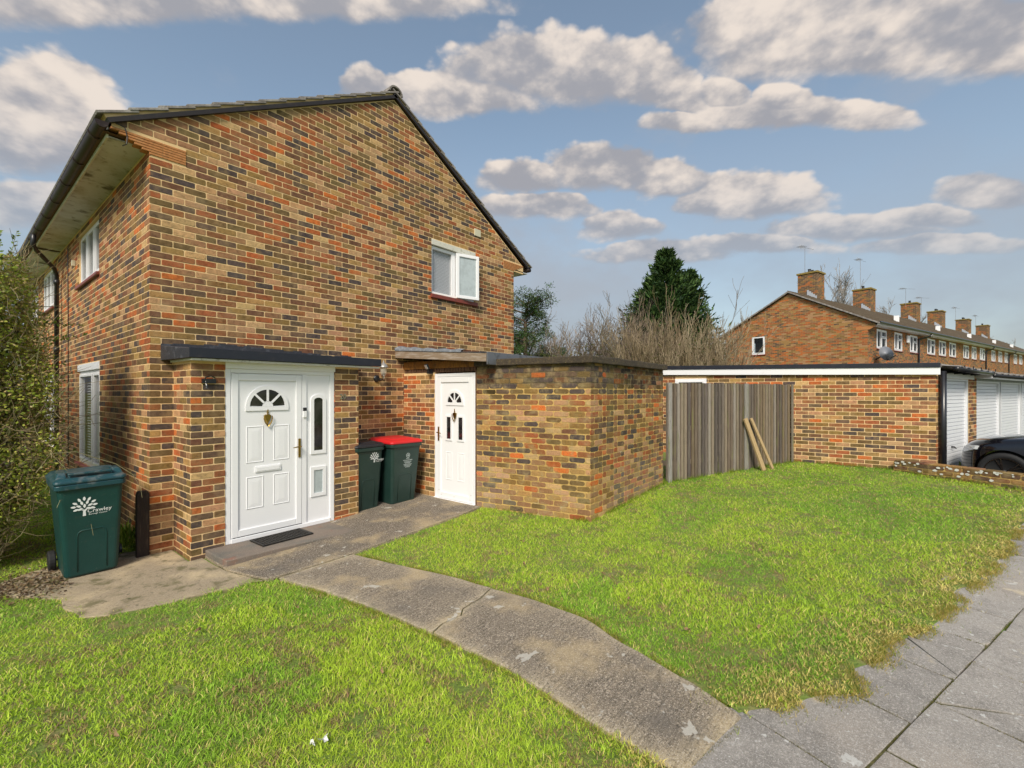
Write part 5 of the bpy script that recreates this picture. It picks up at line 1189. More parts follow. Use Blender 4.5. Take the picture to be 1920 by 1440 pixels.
# ================================================================ wheeled bins
def rrect(w,d,r,n=4,cy=0):
    pts=[]
    for sx,sy,a in ((1,1,0),(-1,1,90),(-1,-1,180),(1,-1,270)):
        for k in range(n+1):
            t=R(a+90*k/n); pts.append((sx*(w/2-r)+r*math.cos(t),cy+sy*(d/2-r)+r*math.sin(t)))
    return pts
def loft(mb,rings,cap=True):
    n=len(rings[0]); vs=[v for r in rings for v in r]
    fs=[(i*n+k,i*n+(k+1)%n,(i+1)*n+(k+1)%n,(i+1)*n+k) for i in range(len(rings)-1) for k in range(n)]
    if cap: fs+=[tuple(range(n))[::-1],tuple(range((len(rings)-1)*n,len(rings)*n))]
    mb.add(vs,fs)
def make_bin(loc,rz,w0,w1,d0,d1,h,body,lid,label,lidkind='flat',tilt=0):
    """front faces local -Y"""
    b=empty('wheelie_bin',loc,rz,label=label,cat='wheelie bin'); 
    def Q(mb,name,m,**k):
        o=mb.build(name,M[m],None,**k); o.parent=b; return o
    H=h*.90; mb=MB(); rings=[]
    for t,ex in ((0,-.012),(.02,0),(.5,0),(.93,0),(.935,.012),(1,.014)):
        w=w0+(w1-w0)*t+ex; d=d0+(d1-d0)*t+ex; cy=(d-d0)/2*0-(d1-d0)*t*.25
        rings.append([(x,y+cy,.012+H*t) for x,y in rrect(w,d,.045)])
    loft(mb,rings); Q(mb,'body',body,smooth=False,bevel=.004)
    # moulded panel on the front: arched groove
    cy=lambda t:-(d0+(d1-d0)*t)/2-(d1-d0)*t*.25
    def P(x,t,o): return (x,cy(t)-o,.012+H*t)
    mb=MB(); pw=w0*.27; path_=[(-pw,.05),(-pw,.42),(-pw*.92,.47),(-pw*.70,.49),(pw*.70,.49),(pw*.92,.47),(pw,.42),(pw,.05)]
    mb.tube([P(x,t,.000) for x,t in path_],.0055,6); Q(mb,'moulded_rib',body,smooth=True)
    # rim
    zt=.012+H; mb=MB(); rw,rd=w1+.035,d1+.035; yy=-(d1-d0)*.25
    loft(mb,[[(x,y+yy,zt-.055) for x,y in rrect(rw-.02,rd-.02,.05)],[(x,y+yy,zt-.05) for x,y in rrect(rw,rd,.05)],[(x,y+yy,zt-.012) for x,y in rrect(rw+.004,rd+.004,.05)],[(x,y+yy,zt) for x,y in rrect(rw-.01,rd-.01,.05)]]); Q(mb,'rim',lid if lid=='binlid' else body,bevel=.003)
    # lid
    mb=MB(); z=zt+.002
    rr=[(rw+.012,rd+.012,0),(rw+.018,rd+.018,.014),(rw+.010,rd+.010,.030),(rw*.90,rd*.92,.050),(rw*.86,rd*.88,.052)]
    loft(mb,[[(x,y+yy,z+hz+.035*((y)/rd+.5)*(.6 if i>2 else 0)) for x,y in rrect(a,c_,.05)] for i,(a,c_,hz) in enumerate(rr)]); L_=Q(mb,'lid',lid,bevel=.003)
    if lidkind=='grip':
        mb=MB(); loft(mb,[[(x,y+yy-rd*.13,z+.050) for x,y in rrect(rw*.62,rd*.5,.03)],[(x,y+yy-rd*.10,z+.085) for x,y in rrect(rw*.56,rd*.42,.03)]]); Q(mb,'lid_raised_panel','binlid',bevel=.006)
        for sx in (-1,1):
            mb=MB(); loft(mb,[[(x+sx*rw*.40,y+yy-rd*.26,z+.03) for x,y in rrect(rw*.17,rd*.34,.02)],[(x+sx*rw*.38,y+yy-rd*.20,z+.10) for x,y in rrect(rw*.12,rd*.24,.015)]]); Q(mb,'lid_shoulder','binlid',bevel=.006)
        mb=MB(); mb.box((-rw*.31,yy-rd*.44,z+.075),(rw*.31,yy-rd*.36,z+.098)); Q(mb,'lid_grip','binlid',bevel=.008)
    else:
        mb=MB(); loft(mb,[[(x,y+yy,z+.050) for x,y in rrect(rw*.72,rd*.72,.04)],[(x,y+yy,z+.072) for x,y in rrect(rw*.62,rd*.64,.04)]]); Q(mb,'lid_raised_panel',lid,bevel=.006)
    # handle bar and wheels at the back
    mb=MB(); mb.tube([(-w1*.40,d1/2+.03,zt-.02),(w1*.40,d1/2+.03,zt-.02)],.016,8); mb.box((-w1*.42,d1/2-.03,zt-.05),(-w1*.36,d1/2+.04,zt)); mb.box((w1*.36,d1/2-.03,zt-.05),(w1*.42,d1/2+.04,zt)); Q(mb,'handle_bar','blackplastic',smooth=False)
    for sx in (-1,1):
        Tm=Matrix.Translation((sx*(w0/2+.045),d0/2-.03,.10))@Matrix.Rotation(R(90),4,'Y')
        mb=MB(); mb.lathe([(.055,-.03),(.092,-.028),(.100,-.018),(.100,.018),(.092,.028),(.055,.03)],20,M=Tm); wo=Q(mb,'wheel','rubber',smooth=False)
        mb=MB(); mb.lathe([(.02,-.034),(.052,-.031),(.052,.031),(.02,.034)],12,M=Tm); mb.build('hub',M['blackplastic'],wo)
    mb=MB(); mb.tube([(-w0/2-.04,d0/2-.03,.10),(w0/2+.04,d0/2-.03,.10)],.011,6); Q(mb,'axle','blackmetal')
    b['_']=0; del b['_']
    th=math.atan2((d1-d0)*.75,H)     # forward lean of the front face
    Fb=Matrix.Translation((0,-d0/2,.012))@Matrix.Rotation(th,4,'X')@Matrix.Rotation(R(90),4,'X')
    if tilt: b.rotation_euler=(0,tilt,rz)
    return b,Fb,H
def logo(parent,F,u,z,s,txt=True):
    """leafy tree emblem with the council name beside it"""
    F=parent.matrix_basis@F
    mb=MB(); lv=[(0,0,90,1)]
    for k in range(7): lv.append((0,0,0,0))
    leaves=[]
    for ring_,n,a0,a1 in ((.072,5,55,135),(.052,0,0,0)):
        pass
    for a in (92,62,122,35,150,8,172): leaves.append((.060,a))
    for a in (78,108,45,140): leaves.append((.030,a))
    leaves+=[(.062,-14),(.062,194)]; off_=0
    for cx,cy,a in [(0,.096,90),(-.030,.088,118),(.030,.089,62),(-.056,.064,150),(.057,.066,30),(-.066,.036,175),(.066,.038,6),(-.052,.010,200),(.052,.012,-20),(-.016,.062,105),(.018,.064,75),(-.034,.038,150),(.036,.040,28),(.001,.036,90),(-.026,.012,200),(.028,.014,-15)]:
        t=R(a); l,w=.0185,.0095; dx,dy=math.cos(t),math.sin(t)
        p=[(cx-dx*l,cy-dy*l),(cx-dx*l*.2-dy*w,cy-dy*l*.2+dx*w),(cx+dx*l*.6-dy*w*.7,cy+dy*l*.6+dx*w*.7),(cx+dx*l,cy+dy*l),(cx+dx*l*.6+dy*w*.7,cy+dy*l*.6-dx*w*.7),(cx-dx*l*.2+dy*w,cy-dy*l*.2-dx*w)]
        off_+=.00035; mb.add([(u+x*s,z+y*s,.0035+off_) for x,y in p],[tuple(range(6))],0,None,F)
    tr=[(-.010,-.050),(.010,-.050),(.008,-.010),(.030,.020),(.018,.022),(.002,.002),(-.018,.022),(-.030,.016),(-.008,-.008)]
    mb.add([(u+x*s,z+y*s,.0034) for x,y in tr],[tuple(range(len(tr)))],0,None,F)
    mb.build('tree_logo',M['print'],parent)
    place_text('Crawley',.046*s,F,u+.095*s,z-.028*s,.0035,M['print'],parent,'logo_lettering',.0004,1.0)
    place_text('Borough Council',.017*s,F,u+.085*s,z-.047*s,.0035,M['print'],parent,'logo_lettering',.0004)
b1,Fb,H=make_bin((-.518,-.02,.012),R(-1),.405,.495,.50,.64,1.03,'bin','binlid','green wheelie bin with closed blue-green lid, standing by the hedge at the house corner','grip',R(-1.3))
logo(b1,Fb,-.055,.66,1.18)
b2,Fb,H=make_bin((2.45,-.30,.085),R(2),.40,.47,.42,.52,1.03,'bindark','blackplastic','dark green wheelie bin with black lid, half hidden behind the porch pier')
logo(b2,Fb,.075,.75,.95)
b3,Fb,H=make_bin((3.03,-.375,.115),R(-2),.44,.54,.50,.62,1.02,'bindark','redlid','dark green wheelie bin with bright red lid, in the corner beside the side door')
F=b3.matrix_basis@Fb
mb=MB(); ring(mb,[(.03+.034*math.cos(R(a)),.735+.036*math.sin(R(a))) for a in range(0,360,20)],[(.03+.026*math.cos(R(a)),.735+.028*math.sin(R(a))) for a in range(0,360,20)],.001,.0035,F)
mb.add([F@Vector((.03+.014*math.cos(R(a)),.735+.016*math.sin(R(a)),.0035)) for a in range(0,360,45)],[tuple(range(8))])
for w,z in ((.06,.682),(.17,.655),(.13,.630),(.10,.612),(.15,.590),(.13,.570),(.08,.550)):
    x=-w/2
    while x<w/2: l=random.uniform(.008,.02); mb.add([F@Vector((.03+x,z,.0035)),F@Vector((.03+min(x+l,w/2),z,.0035)),F@Vector((.03+min(x+l,w/2),z+.012,.0035)),F@Vector((.03+x,z+.012,.0035))],[(0,1,2,3)]); x+=l+.005
mb.build('printed_notice',M['printgrey'],b3)
# timber post at the house corner
mb=MB(); mb.box((-.125,-.04,0),(-.01,.02,.70)); mb.add([(-.125,-.04,.70),(-.01,-.04,.70),(-.01,.02,.70),(-.125,.02,.70),(-.11,-.04,.735),(-.03,-.04,.735),(-.03,.02,.735),(-.11,.02,.735)],[(0,1,5,4),(1,2,6,5),(2,3,7,6),(3,0,4,7),(4,5,6,7)])
o=mb.build('timber_post',M['darkpost'],bevel=.008); tag(o,'dark creosoted timber post stub against the house corner beside the green bin','post')
# ================================================================ parked car
def car():
    C0=Vector((9.81,-7.93,.14)); hd=Vector((.277,.961,0)).normalized(); rt=Vector((hd.y,-hd.x,0))
    root=empty('parked_car',tuple(C0+rt*.78-hd*1.2),label='black hatchback car parked nose-in before the garages behind the low wall',cat='car')
    # local car frame: y forward, x right, origin ground under left front wheel centre shifted to the centre line
    T=Matrix.Identity(4); O=C0+rt*.86
    for i in range(3): T[i][0]=rt[i]; T[i][1]=hd[i]; T[i][2]=(0,0,1)[i]; T[i][3]=O[i]
    # stations along y (front +.86 .. rear -3.4): half width, bonnet height at centre, shoulder height, sill
    st=[(.64,.25,.50,.44,.30),(.62,.46,.64,.56,.24),(.55,.66,.75,.68,.21),(.42,.80,.84,.79,.20),(.25,.87,.89,.84,.20),(0,.89,.925,.875,.20),(-.45,.895,.975,.93,.20),(-.85,.895,1.02,.96,.20),(-1.6,.895,1.02,.97,.20),(-2.6,.895,1.03,.99,.20),(-3.1,.87,1.04,.99,.22),(-3.45,.78,.98,.92,.30),(-3.52,.60,.80,.75,.40)]
    rings=[]
    for y,hw,hc,hs,sl in st:
        prof=[(0,sl),(hw*.90,sl),(hw*.985,sl+.06),(hw,sl+(hs-sl)*.45),(hw*.985,hs-.10),(hw*.93,hs-.02),(hw*.80,hs+(hc-hs)*.45+.012),(hw*.40,hc),(0,hc+.006)]
        full=[(-x,z) for x,z in prof[1:-1]][::-1]
        rings.append([(x,y,z) for x,z in prof]+[(x,y,z) for x,z in full])
    mb=MB(); loft(mb,rings); body=link('body',mb.mesh('body',M['carpaint'],True),None)
    ss=body.modifiers.new('s','SUBSURF'); ss.levels=2; ss.render_levels=2
    cut=MB(); 
    for y in (0,-2.55):
        for sx in (-1,1): cut.lathe([(.375,-.16),(.375,.16)],40,M=Matrix.Translation((sx*.80,y,.335))@Matrix.Rotation(R(90),4,'Y'))
    cu=link('cutter',cut.mesh('c',M['rubber']),None); bo=body.modifiers.new('b','BOOLEAN'); bo.operation='DIFFERENCE'; bo.object=cu; bo.solver='EXACT'
    bpy.context.view_layer.update(); me=bpy.data.meshes.new_from_object(body.evaluated_get(bpy.context.evaluated_depsgraph_get()))
    bpy.data.objects.remove(body); bpy.data.objects.remove(cu); me.transform(T); me.materials.clear(); me.materials.append(M['carpaint'])
    me.polygons.foreach_set('material_index',[0]*len(me.polygons)); me.polygons.foreach_set('use_smooth',[True]*len(me.polygons))
    bo=link('body',me,root); e=bo.modifiers.new('e','EDGE_SPLIT'); e.split_angle=R(40)
    # cabin
    cab=[(-.80,.78,1.0),(-1.35,.70,1.36),(-1.9,.66,1.44),(-2.7,.64,1.42),(-3.3,.62,1.15),(-3.42,.62,1.0)]
    mb=MB(); rg=[]
    for y,hw,z in cab: rg.append([(hw+.05,y,.96),(hw,y,z-.05),(hw*.8,y,z),(-hw*.8,y,z),(-hw,y,z-.05),(-hw-.05,y,.96)])
    loft(mb,rg); me=mb.mesh('cabin',M['darkglass'],False); me.transform(T); link('cabin_glass',me,root,bevel=.02)
    mb=MB(); loft(mb,[[(x,y,z) for x,z in ((.56,.0),(.60,0))] for y,z in ((0,0),(0,0))],False) if False else None
    rg=[[(.56,-1.36,1.375),(.56,-1.36,1.40),(-.56,-1.36,1.40),(-.56,-1.36,1.375)],[(.56,-2.0,1.44),(.56,-2.0,1.465),(-.56,-2.0,1.465),(-.56,-2.0,1.44)],[(.54,-2.9,1.40),(.54,-2.9,1.43),(-.54,-2.9,1.43),(-.54,-2.9,1.40)]]
    mb=MB(); loft(mb,rg); me=mb.mesh('roof',M['carpaint']); me.transform(T); link('roof_panel',me,root,bevel=.008)
    for y in (0,-2.55):
        for sx in (-1,1):
            Tw=T@Matrix.Translation((sx*.80,y,.330))@Matrix.Rotation(R(90*sx),4,'Y')
            w=MB().lathe([(.215,-.10),(.30,-.105),(.326,-.085),(.332,-.05),(.332,.05),(.326,.085),(.300,.105),(.245,.100),(.235,.085)],40,M=Tw).build('wheel',M['rubber'],root,smooth=True)
            mb=MB(); ring_=[(.245,.092),(.248,.102),(.232,.100),(.226,.06),(.226,-.08)]
            vs=[];n=40
            for r,z in ring_:
                for k in range(n): t=2*math.pi*k/n; vs.append((r*math.cos(t),r*math.sin(t),z))
            mb.add(vs,[(i*n+k,i*n+(k+1)%n,(i+1)*n+(k+1)%n,(i+1)*n+k) for i in range(len(ring_)-1) for k in range(n)],0,None,Tw)
            for k in range(5):
                for da in (-.13,.13):
                    t=2*math.pi*k/5+.3; t1=t+da; a=Vector((.045*math.cos(t),.045*math.sin(t),.075)); b_=Vector((.232*math.cos(t1),.232*math.sin(t1),.088)); mb.tube([a,(a+b_)/2+Vector((0,0,.004)),b_],[.018,.014,.013],6,M=Tw)
            mb.lathe([(.05,.05),(.05,.085),(.03,.092)],12,M=Tw); mb.build('rim',M['rim'],w)
            MB().lathe([(.16,.0),(.16,.02)],24,M=Tw).build('brake_disc',M['greymetal'],w)
            MB().lathe([(.36,-.12),(.36,-.11)],30,M=Tw).build('wheel_arch_liner',M['rubber'],w)
    for sx in (-1,1):
        hl=MB(); P=[(sx*.60,.53,.62),(sx*.74,.46,.63),(sx*.82,.34,.68),(sx*.82,.32,.745),(sx*.74,.42,.74),(sx*.60,.50,.70)]
        ctr=Vector((0,-.3,.4)); Pin=[Vector(p)*1.0 for p in P]
        hl.add([tuple(p+Vector((sx*.03,.03,.012))) for p in Pin]+[tuple(p-Vector((sx*.05,.05,0))) for p in Pin],[(0,1,2,5),(2,3,4,5)]+[(i,(i+1)%6,(i+1)%6+6,i+6) for i in range(6)],0,None,T)
        hl.build('headlight',M['headlight'],root,bevel=.004)
    MB().box((-.35,.86,.30),(.35,.90,.46),M=T).build('grille',M['blackplastic'],root,bevel=.01)
    for sx in (-1,1): MB().box((sx*.90-.09,-.95,.98),(sx*.90+.09,-.80,1.10),M=T).build('wing_mirror',M['carpaint'],root,bevel=.03)
car()
# ================================================================ lawn
def nfield(seed,cell):
    g=np.random.default_rng(seed).random((256,256))
    def f(x,y):
        u=(x/cell)%256; v=(y/cell)%256; i=u.astype(int); j=v.astype(int); a=u-i; b=v-j; a=a*a*(3-2*a); b=b*b*(3-2*b); i2=(i+1)%256; j2=(j+1)%256
        return (g[i,j]*(1-a)+g[i2,j]*a)*(1-b)+(g[i,j2]*(1-a)+g[i2,j2]*a)*b
    return f
def inpoly(x,y,poly):
    r=np.zeros(len(x),bool); n=len(poly)
    for i in range(n):
        x0,y0=poly[i]; x1,y1=poly[(i+1)%n]
        if y0==y1: continue
        c=((y0>y)!=(y1>y))&(x<(x1-x0)*(y-y0)/(y1-y0)+x0); r^=c
    return r
PATHP=PL+PR[::-1]; STRIP=[(.36,-.5),(.36,-1.2),(.50,-1.76),(.62,-1.83),(1.38,-1.89),(2.2,-1.88),(3.3,-1.85),(3.56,-1.80),(3.56,0),(.36,0)]
APR=[(-1.25,.02),(-1.05,-.45),(-.80,-.75),(-.78,-1.38),(-.45,-1.57),(.10,-1.65),(.40,-1.70),(.485,-1.75),(.5,0),(-.0,.3),(-.9,.3)]
PAVE=[(1.285,-5.86),(.5,-5.6),(-.5,-5.3),(-1,-8.5),(12,-13),(12,-9.4),(9.0,-8.5)]+te[::-1]
STOREP=[A,B,C,Dd,(6.4,0),(3.5,0)]; HOUSEP=[(0,0),(6.5,0),(6.5,6),(0,6)]; GARP=[g2(-.0,0),g2(LG,0),g2(LG,5),g2(0,5)]
DRV=[(9.45,-6.50),(9.18,-6.95),(8.69,-7.99),(8.05,-9.38),(7.2,-11.2),(9,-20),(40,-20),(40,-5)]
def lawn():
    N=860000; r=.75+rng.random(N)**1.15*13.2; az=R(-22)+rng.random(N)*R(124)
    x=CAM.x+r*np.cos(az); y=CAM.y+r*np.sin(az)
    e1=nfield(3,.16); e2=nfield(4,.05); dx=(e1(x,y)-.5)*.10+(e2(x,y)-.5)*.05; dy=(e1(x+50,y+9)-.5)*.10+(e2(x+31,y)-.5)*.05
    e5=nfield(5,.42); bx_=(e5(x,y)-.5)*.34; by_=(e5(x+70,y+20)-.5)*.34
    bad=inpoly(x+dx*.7,y+dy*.7,PATHP)|inpoly(x+dx*.5,y+dy*.5,STRIP)|inpoly(x+dx*2.2,y+dy*2.2,APR)|inpoly(x+dx*1.2+.0*bx_,y+dy*1.2-.012,PAVE)|inpoly(x,y,HOUSEP)|inpoly(x,y,STOREP)|inpoly(x,y,GARP)|inpoly(x,y,DRV)
    bad|=(x<-1.3)&(y>-.35); bad|=(y>1.0)&(x>0); bad|=(x>9.7)&(y>-7); bad|=(y>-3.2)&(x>6.4)
    f1=nfield(11,.9); f2=nfield(12,.28); f3=nfield(13,.09); f4=nfield(14,2.3)
    bare=f2(x,y)*.5+f3(x,y)*.5
    bad|=(bare<.17)&(rng.random(N)<.8)
    # distance to hard edges for the yellow fringe: sample pavement polygon shifted
    k=~bad; x,y,r,az=x[k],y[k],r[k],az[k]; n=len(x)
    fr=np.zeros(n)
    for d,wt in ((.10,.45),(.24,.35),(.45,.25)):
        hit=inpoly(x+.333*-d,y-.943*d,PAVE)|inpoly(x-d*.2,y-d,PAVE); fr+=wt*hit
    for d in (.05,.11):
        fr+=.18*(inpoly(x-d,y,PATHP)|inpoly(x,y-d*.5,PATHP))+.10*inpoly(x+d,y,PATHP)
    z=.045*np.clip(x-.5,0,12)-.004+.024*(inpoly(x-.05,y-.16,PAVE)|inpoly(x-.10,y-.33,PAVE))+.008*inpoly(x-.14,y-.45,PAVE)
    big=f1(x,y)*.45+f4(x,y)*.55; sm=f2(x,y)
    h=(.013+.017*rng.random(n))*(.75+.6*sm)*(.8+.45*big); h*=np.where(rng.random(n)<.05,1.5,1); h*=1-.35*np.clip(fr,0,1)
    near=r<4.5
    w=(.0009+.0010*rng.random(n))*(.75+r*.30)
    th=rng.random(n)*2*np.pi; lean=h*(.4+1.1*rng.random(n)); lx,ly=np.cos(th)*lean,np.sin(th)*lean
    ph=rng.random(n)*2*np.pi; wx,wy=np.cos(ph)*w,np.sin(ph)*w
    t=np.clip(big*1.1+.45*(rng.random(n)-.5)+.25*(sm-.5),0,1)[:,None]
    c=(1-t)*np.array([.185,.365,.028])+t*np.array([.470,.600,.055])
    lush=(f1(x+30,y+17)>.62)[:,None]; c=np.where(lush,c*np.array([.72,.86,.9]),c)
    straw=(rng.random(n)<(.11+.16*np.clip(f2(x+8,y+3)-.35,0,1)+.7*np.clip(fr,0,1)*(.35+sm)))[:,None]
    sc=np.array([.66,.54,.19])*(.65+.5*rng.random((n,1))); c=np.where(straw,sc,c)
    dead=((bare[k]<.32)&(rng.random(n)<.5))[:,None]; c=np.where(dead,np.array([.36,.26,.12])*(.6+.6*rng.random((n,1))),c)
    c=np.minimum(c*(.90+.55*rng.random((n,1))),.88)
    V=[];F=[];Cc=[]
    def add(idx,three):
        m=len(idx); X,Y,Z=x[idx],y[idx],z[idx]; WX,WY,LX,LY,Hh=wx[idx],wy[idx],lx[idx],ly[idx],h[idx]
        if three:
            v=np.stack([np.stack([X-WX,Y-WY,Z],1),np.stack([X+WX,Y+WY,Z],1),np.stack([X-WX*.8+LX*.35,Y-WY*.8+LY*.35,Z+Hh*.6],1),np.stack([X+WX*.8+LX*.35,Y+WY*.8+LY*.35,Z+Hh*.6],1),np.stack([X+LX,Y+LY,Z+Hh],1)],1)
            tri=np.array([[0,1,3],[0,3,2],[2,3,4]])
        else:
            v=np.stack([np.stack([X-WX,Y-WY,Z],1),np.stack([X+WX,Y+WY,Z],1),np.stack([X+LX,Y+LY,Z+Hh],1)],1); tri=np.array([[0,1,2]])
        k_=v.shape[1]; return v.reshape(-1,3),(tri[None]+(np.arange(m)*k_)[:,None,None]).reshape(-1,3),np.repeat(c[idx],k_,0)
    i1=np.where(near)[0]; i2=np.where(~near)[0]; a=add(i1,True); b=add(i2,False)
    v=np.concatenate([a[0],b[0]]); f=np.concatenate([a[1],b[1]+len(a[0])]); cc=np.concatenate([a[2],b[2]])
    me=bpy.data.meshes.new('grass'); me.vertices.add(len(v)); me.vertices.foreach_set('co',v.astype(np.float32).ravel())
    me.loops.add(len(f)*3); me.loops.foreach_set('vertex_index',f.astype(np.int32).ravel()); me.polygons.add(len(f)); me.polygons.foreach_set('loop_start',np.arange(0,len(f)*3,3,dtype=np.int32))
    me.update(calc_edges=True); at=me.color_attributes.new('Col','FLOAT_COLOR','POINT'); at.data.foreach_set('color',np.concatenate([cc,np.ones((len(cc),1))],1).astype(np.float32).ravel())
    me.materials.append(M['blade']); print('grass tris',len(f)); link('grass',me,kind='stuff')
lawn()
# tufts and moss creeping along joints of the pavement and against walls
def fringe(name,lines,n,hmin,hmax,cols,spread=.03,wd=.002,z0=.0,zf=gz):
    mb=MB()
    tot=[math.dist(a,b) for a,b in lines]
    for _ in range(n):
        a,b=random.choices(lines,tot)[0]; t=random.random(); X=a[0]+(b[0]-a[0])*t+random.gauss(0,spread); Y=a[1]+(b[1]-a[1])*t+random.gauss(0,spread)
        if noise.noise(Vector((X*5,Y*5,2)))<-.15: continue
        h=random.uniform(hmin,hmax); th=random.uniform(0,6.28); l=h*random.uniform(.2,1.1); ph=random.uniform(0,3.14); w=wd*random.uniform(.7,1.5); zz=zf(X)+z0
        c=random.choice(cols); k=random.uniform(.7,1.2)
        mb.add([(X-w*math.cos(ph),Y-w*math.sin(ph),zz),(X+w*math.cos(ph),Y+w*math.sin(ph),zz),(X+l*math.cos(th),Y+l*math.sin(th),zz+h)],[(0,1,2)],0,tuple(v*k for v in c))
    mb.build(name,M['blade'],None,kind='stuff')
GR=[(.16,.26,.02),(.28,.36,.03),(.22,.30,.03),(.42,.36,.10)]; YE=[(.50,.38,.08),(.40,.34,.06),(.26,.30,.04),(.55,.42,.16)]
fringe('joint_grass',[(pv(.4,.505),pv(4.5,.505)),(pv(.4,.505),pv(2.5,.505)),(pv(.70,.1),pv(.70,.5)),(pv(1.33,.25),pv(1.33,.5)),(pv(1.95,.25),pv(1.95,.5)),(pv(.38,.5),pv(.38,1.1)),(pv(1.0,.5),pv(1.0,1.1)),(pv(1.62,.5),pv(1.62,1.1)),(pv(.05,0),pv(.05,.5)),((.82,-5.70),(1.28,-5.83)),((.82,-5.70),(1.28,-5.83)),((.46,-1.74),(.38,-1.45)),((.85,-3.79),(1.12,-3.8))],4200,.003,.012,[(.10,.10,.02),(.17,.15,.03),(.30,.24,.07),(.13,.16,.02)],.008,.0016,.010)
fringe('tall_edge_grass',[(a,b) for a,b in zip(te[:-1],te[1:])],9000,.012,.045,YE,.035,.0016,.016)
fringe('edge_grass',[((a[0]+.03,a[1]+.12),(b[0]+.03,b[1]+.12)) for a,b in zip(te[:-1],te[1:])],16000,.015,.040,YE+GR+GR,.09,.0016,.010)
fringe('path_edge_grass',[((a[0]-.03,a[1]),(b[0]-.03,b[1])) for a,b in zip(PL[2:-6],PL[3:-5])]+[((a[0]+.025,a[1]),(b[0]+.025,b[1])) for a,b in zip(PR[:-1],PR[1:])],9000,.012,.035,GR+GR+YE[:2],.018,.0015,.004)
fringe('wall_foot_grass',[((3.56,-1.78),(3.80,-3.46)),((3.83,-3.47),(6.4,-3.45)),((6.4,-3.47),(9.45,-4.92)),((9.52,-4.9),(9.50,-6.5)),((9.4,-6.5),(8.65,-8.0)),((-.06,.25),(-.06,5))],6500,.03,.10,GR[:3],.03,.0022)
# dead leaves and litter on the grass
def leaf(loc,s,m,name,lab,cat,grp,rz):
    mb=MB(); pts=[]
    n=9
    for k in range(n): t=2*math.pi*k/n; rr=s*(.75+.35*math.sin(t*3+rz)); pts.append((rr*math.cos(t)*1.3,rr*math.sin(t)*.8,.012*math.cos(t*2+rz)+.006))
    mb.add([(0,0,.001)]+pts,[(0,1+k,1+(k+1)%n) for k in range(n)]); o=mb.build(name,M[m]); o.location=loc; o.rotation_euler=(random.uniform(-.3,.3),random.uniform(-.3,.3),rz); tag(o,lab,cat,grp); return o
random.seed(21)
for X,Y in [(.05,-3.95),(-.35,-3.35),(-.9,-3.3),(.31,-3.9),(.4,-2.6),(-.25,-2.4),(2.2,-3.6),(2.45,-4.35),(2.15,-4.75),(2.55,-5.1),(1.95,-5.3),(2.9,-5.0),(3.3,-4.6),(2.7,-3.2),(3.9,-5.4),(4.3,-6.0),(2.3,-5.7),(-.6,-4.2),(.1,-4.6),(4.9,-4.5),(3.4,-5.9),(1.9,-4.1)]:
    leaf((X,Y,gz(X)+.035),random.uniform(.016,.03),'leafbrown','dead_leaf','small curled brown dead leaf lying on the lawn','leaf','dead leaves scattered on the lawn',random.uniform(0,6))
leaf((-.235,-4.18,.045),.035,'litter','litter_scrap','larger white litter scrap on the grass at the bottom of the photo','litter','white litter scraps',.4)
leaf((-.285,-4.16,.042),.018,'litter','litter_scrap','smaller white litter scrap just left of the larger one','litter','white litter scraps',1.4)
# ================================================================ vegetation builders
class Fast:
    def __init__(s): s.v=[];s.f=[];s.c=[];s.n=0
    def tri(s,ps,c): s.v+=ps; s.f.append(tuple(range(s.n,s.n+len(ps)))); s.c.append((c,len(ps))); s.n+=len(ps)
    def seg(s,a,b,ra,rb,c,k=3):
        d=(b-a); 
        if d.length<1e-5: return
        d.normalize(); u=d.cross(Vector((.3,.5,.81))).normalized(); w=d.cross(u); o=s.n
        for p,r in ((a,ra),(b,rb)):
            for i in range(k): t=6.2832*i/k; s.v.append(tuple(p+(u*math.cos(t)+w*math.sin(t))*r))
        s.n+=2*k
        for i in range(k): s.f.append((o+i,o+(i+1)%k,o+k+(i+1)%k,o+k+i)); s.c.append((c,4))
    def leaf(s,p,l,w,c,d=None):
        if d is None: d=Vector((random.gauss(0,1),random.gauss(0,1),random.gauss(.2,.8)))
        d=d.normalized(); u=d.cross(Vector((random.gauss(0,1),random.gauss(0,1),random.gauss(0,1)))).normalized()*w; d=d*l
        s.tri([tuple(p),tuple(p+d*.45+u),tuple(p+d),tuple(p+d*.45-u)],c)
    def build(s,name,m,parent=None,kind=None):
        me=bpy.data.meshes.new(name); me.from_pydata(s.v,[],s.f); me.materials.append(m)
        at=me.color_attributes.new('Col','FLOAT_COLOR','CORNER'); buf=[]
        for c,n in s.c: buf+=[c[0],c[1],c[2],1]*n
        at.data.foreach_set('color',buf); return link(name,me,parent,kind=kind)
def grow(fb,p,d,L,r,depth,col,spread=.45,up=.25,kids=(2,4),shrink=.68,bend=.12,leaf=None,rmin=.002,segs=3):
    q=p.copy(); dd=d.copy(); pts=[q.copy()]
    for i in range(segs):
        dd=(dd+Vector((random.gauss(0,bend),random.gauss(0,bend),random.gauss(0,bend)+up*.12))).normalized(); q2=q+dd*L/segs
        k=random.uniform(.75,1.2); fb.seg(q,q2,max(rmin,r*(1-.35*i/segs)),max(rmin,r*(1-.35*(i+1)/segs)),tuple(c*k for c in col)); q=q2; pts.append(q.copy())
    if leaf: leaf(q,dd,depth)
    if depth<=0: return
    for _ in range(random.randint(*kids)):
        s=random.choice(pts[1:]); nd=(dd+Vector((random.gauss(0,spread),random.gauss(0,spread),random.gauss(0,spread*.7)+up))).normalized()
        grow(fb,s,nd,L*shrink*random.uniform(.7,1.25),r*.6,depth-1,col,spread,up,kids,shrink,bend,leaf,rmin,segs)
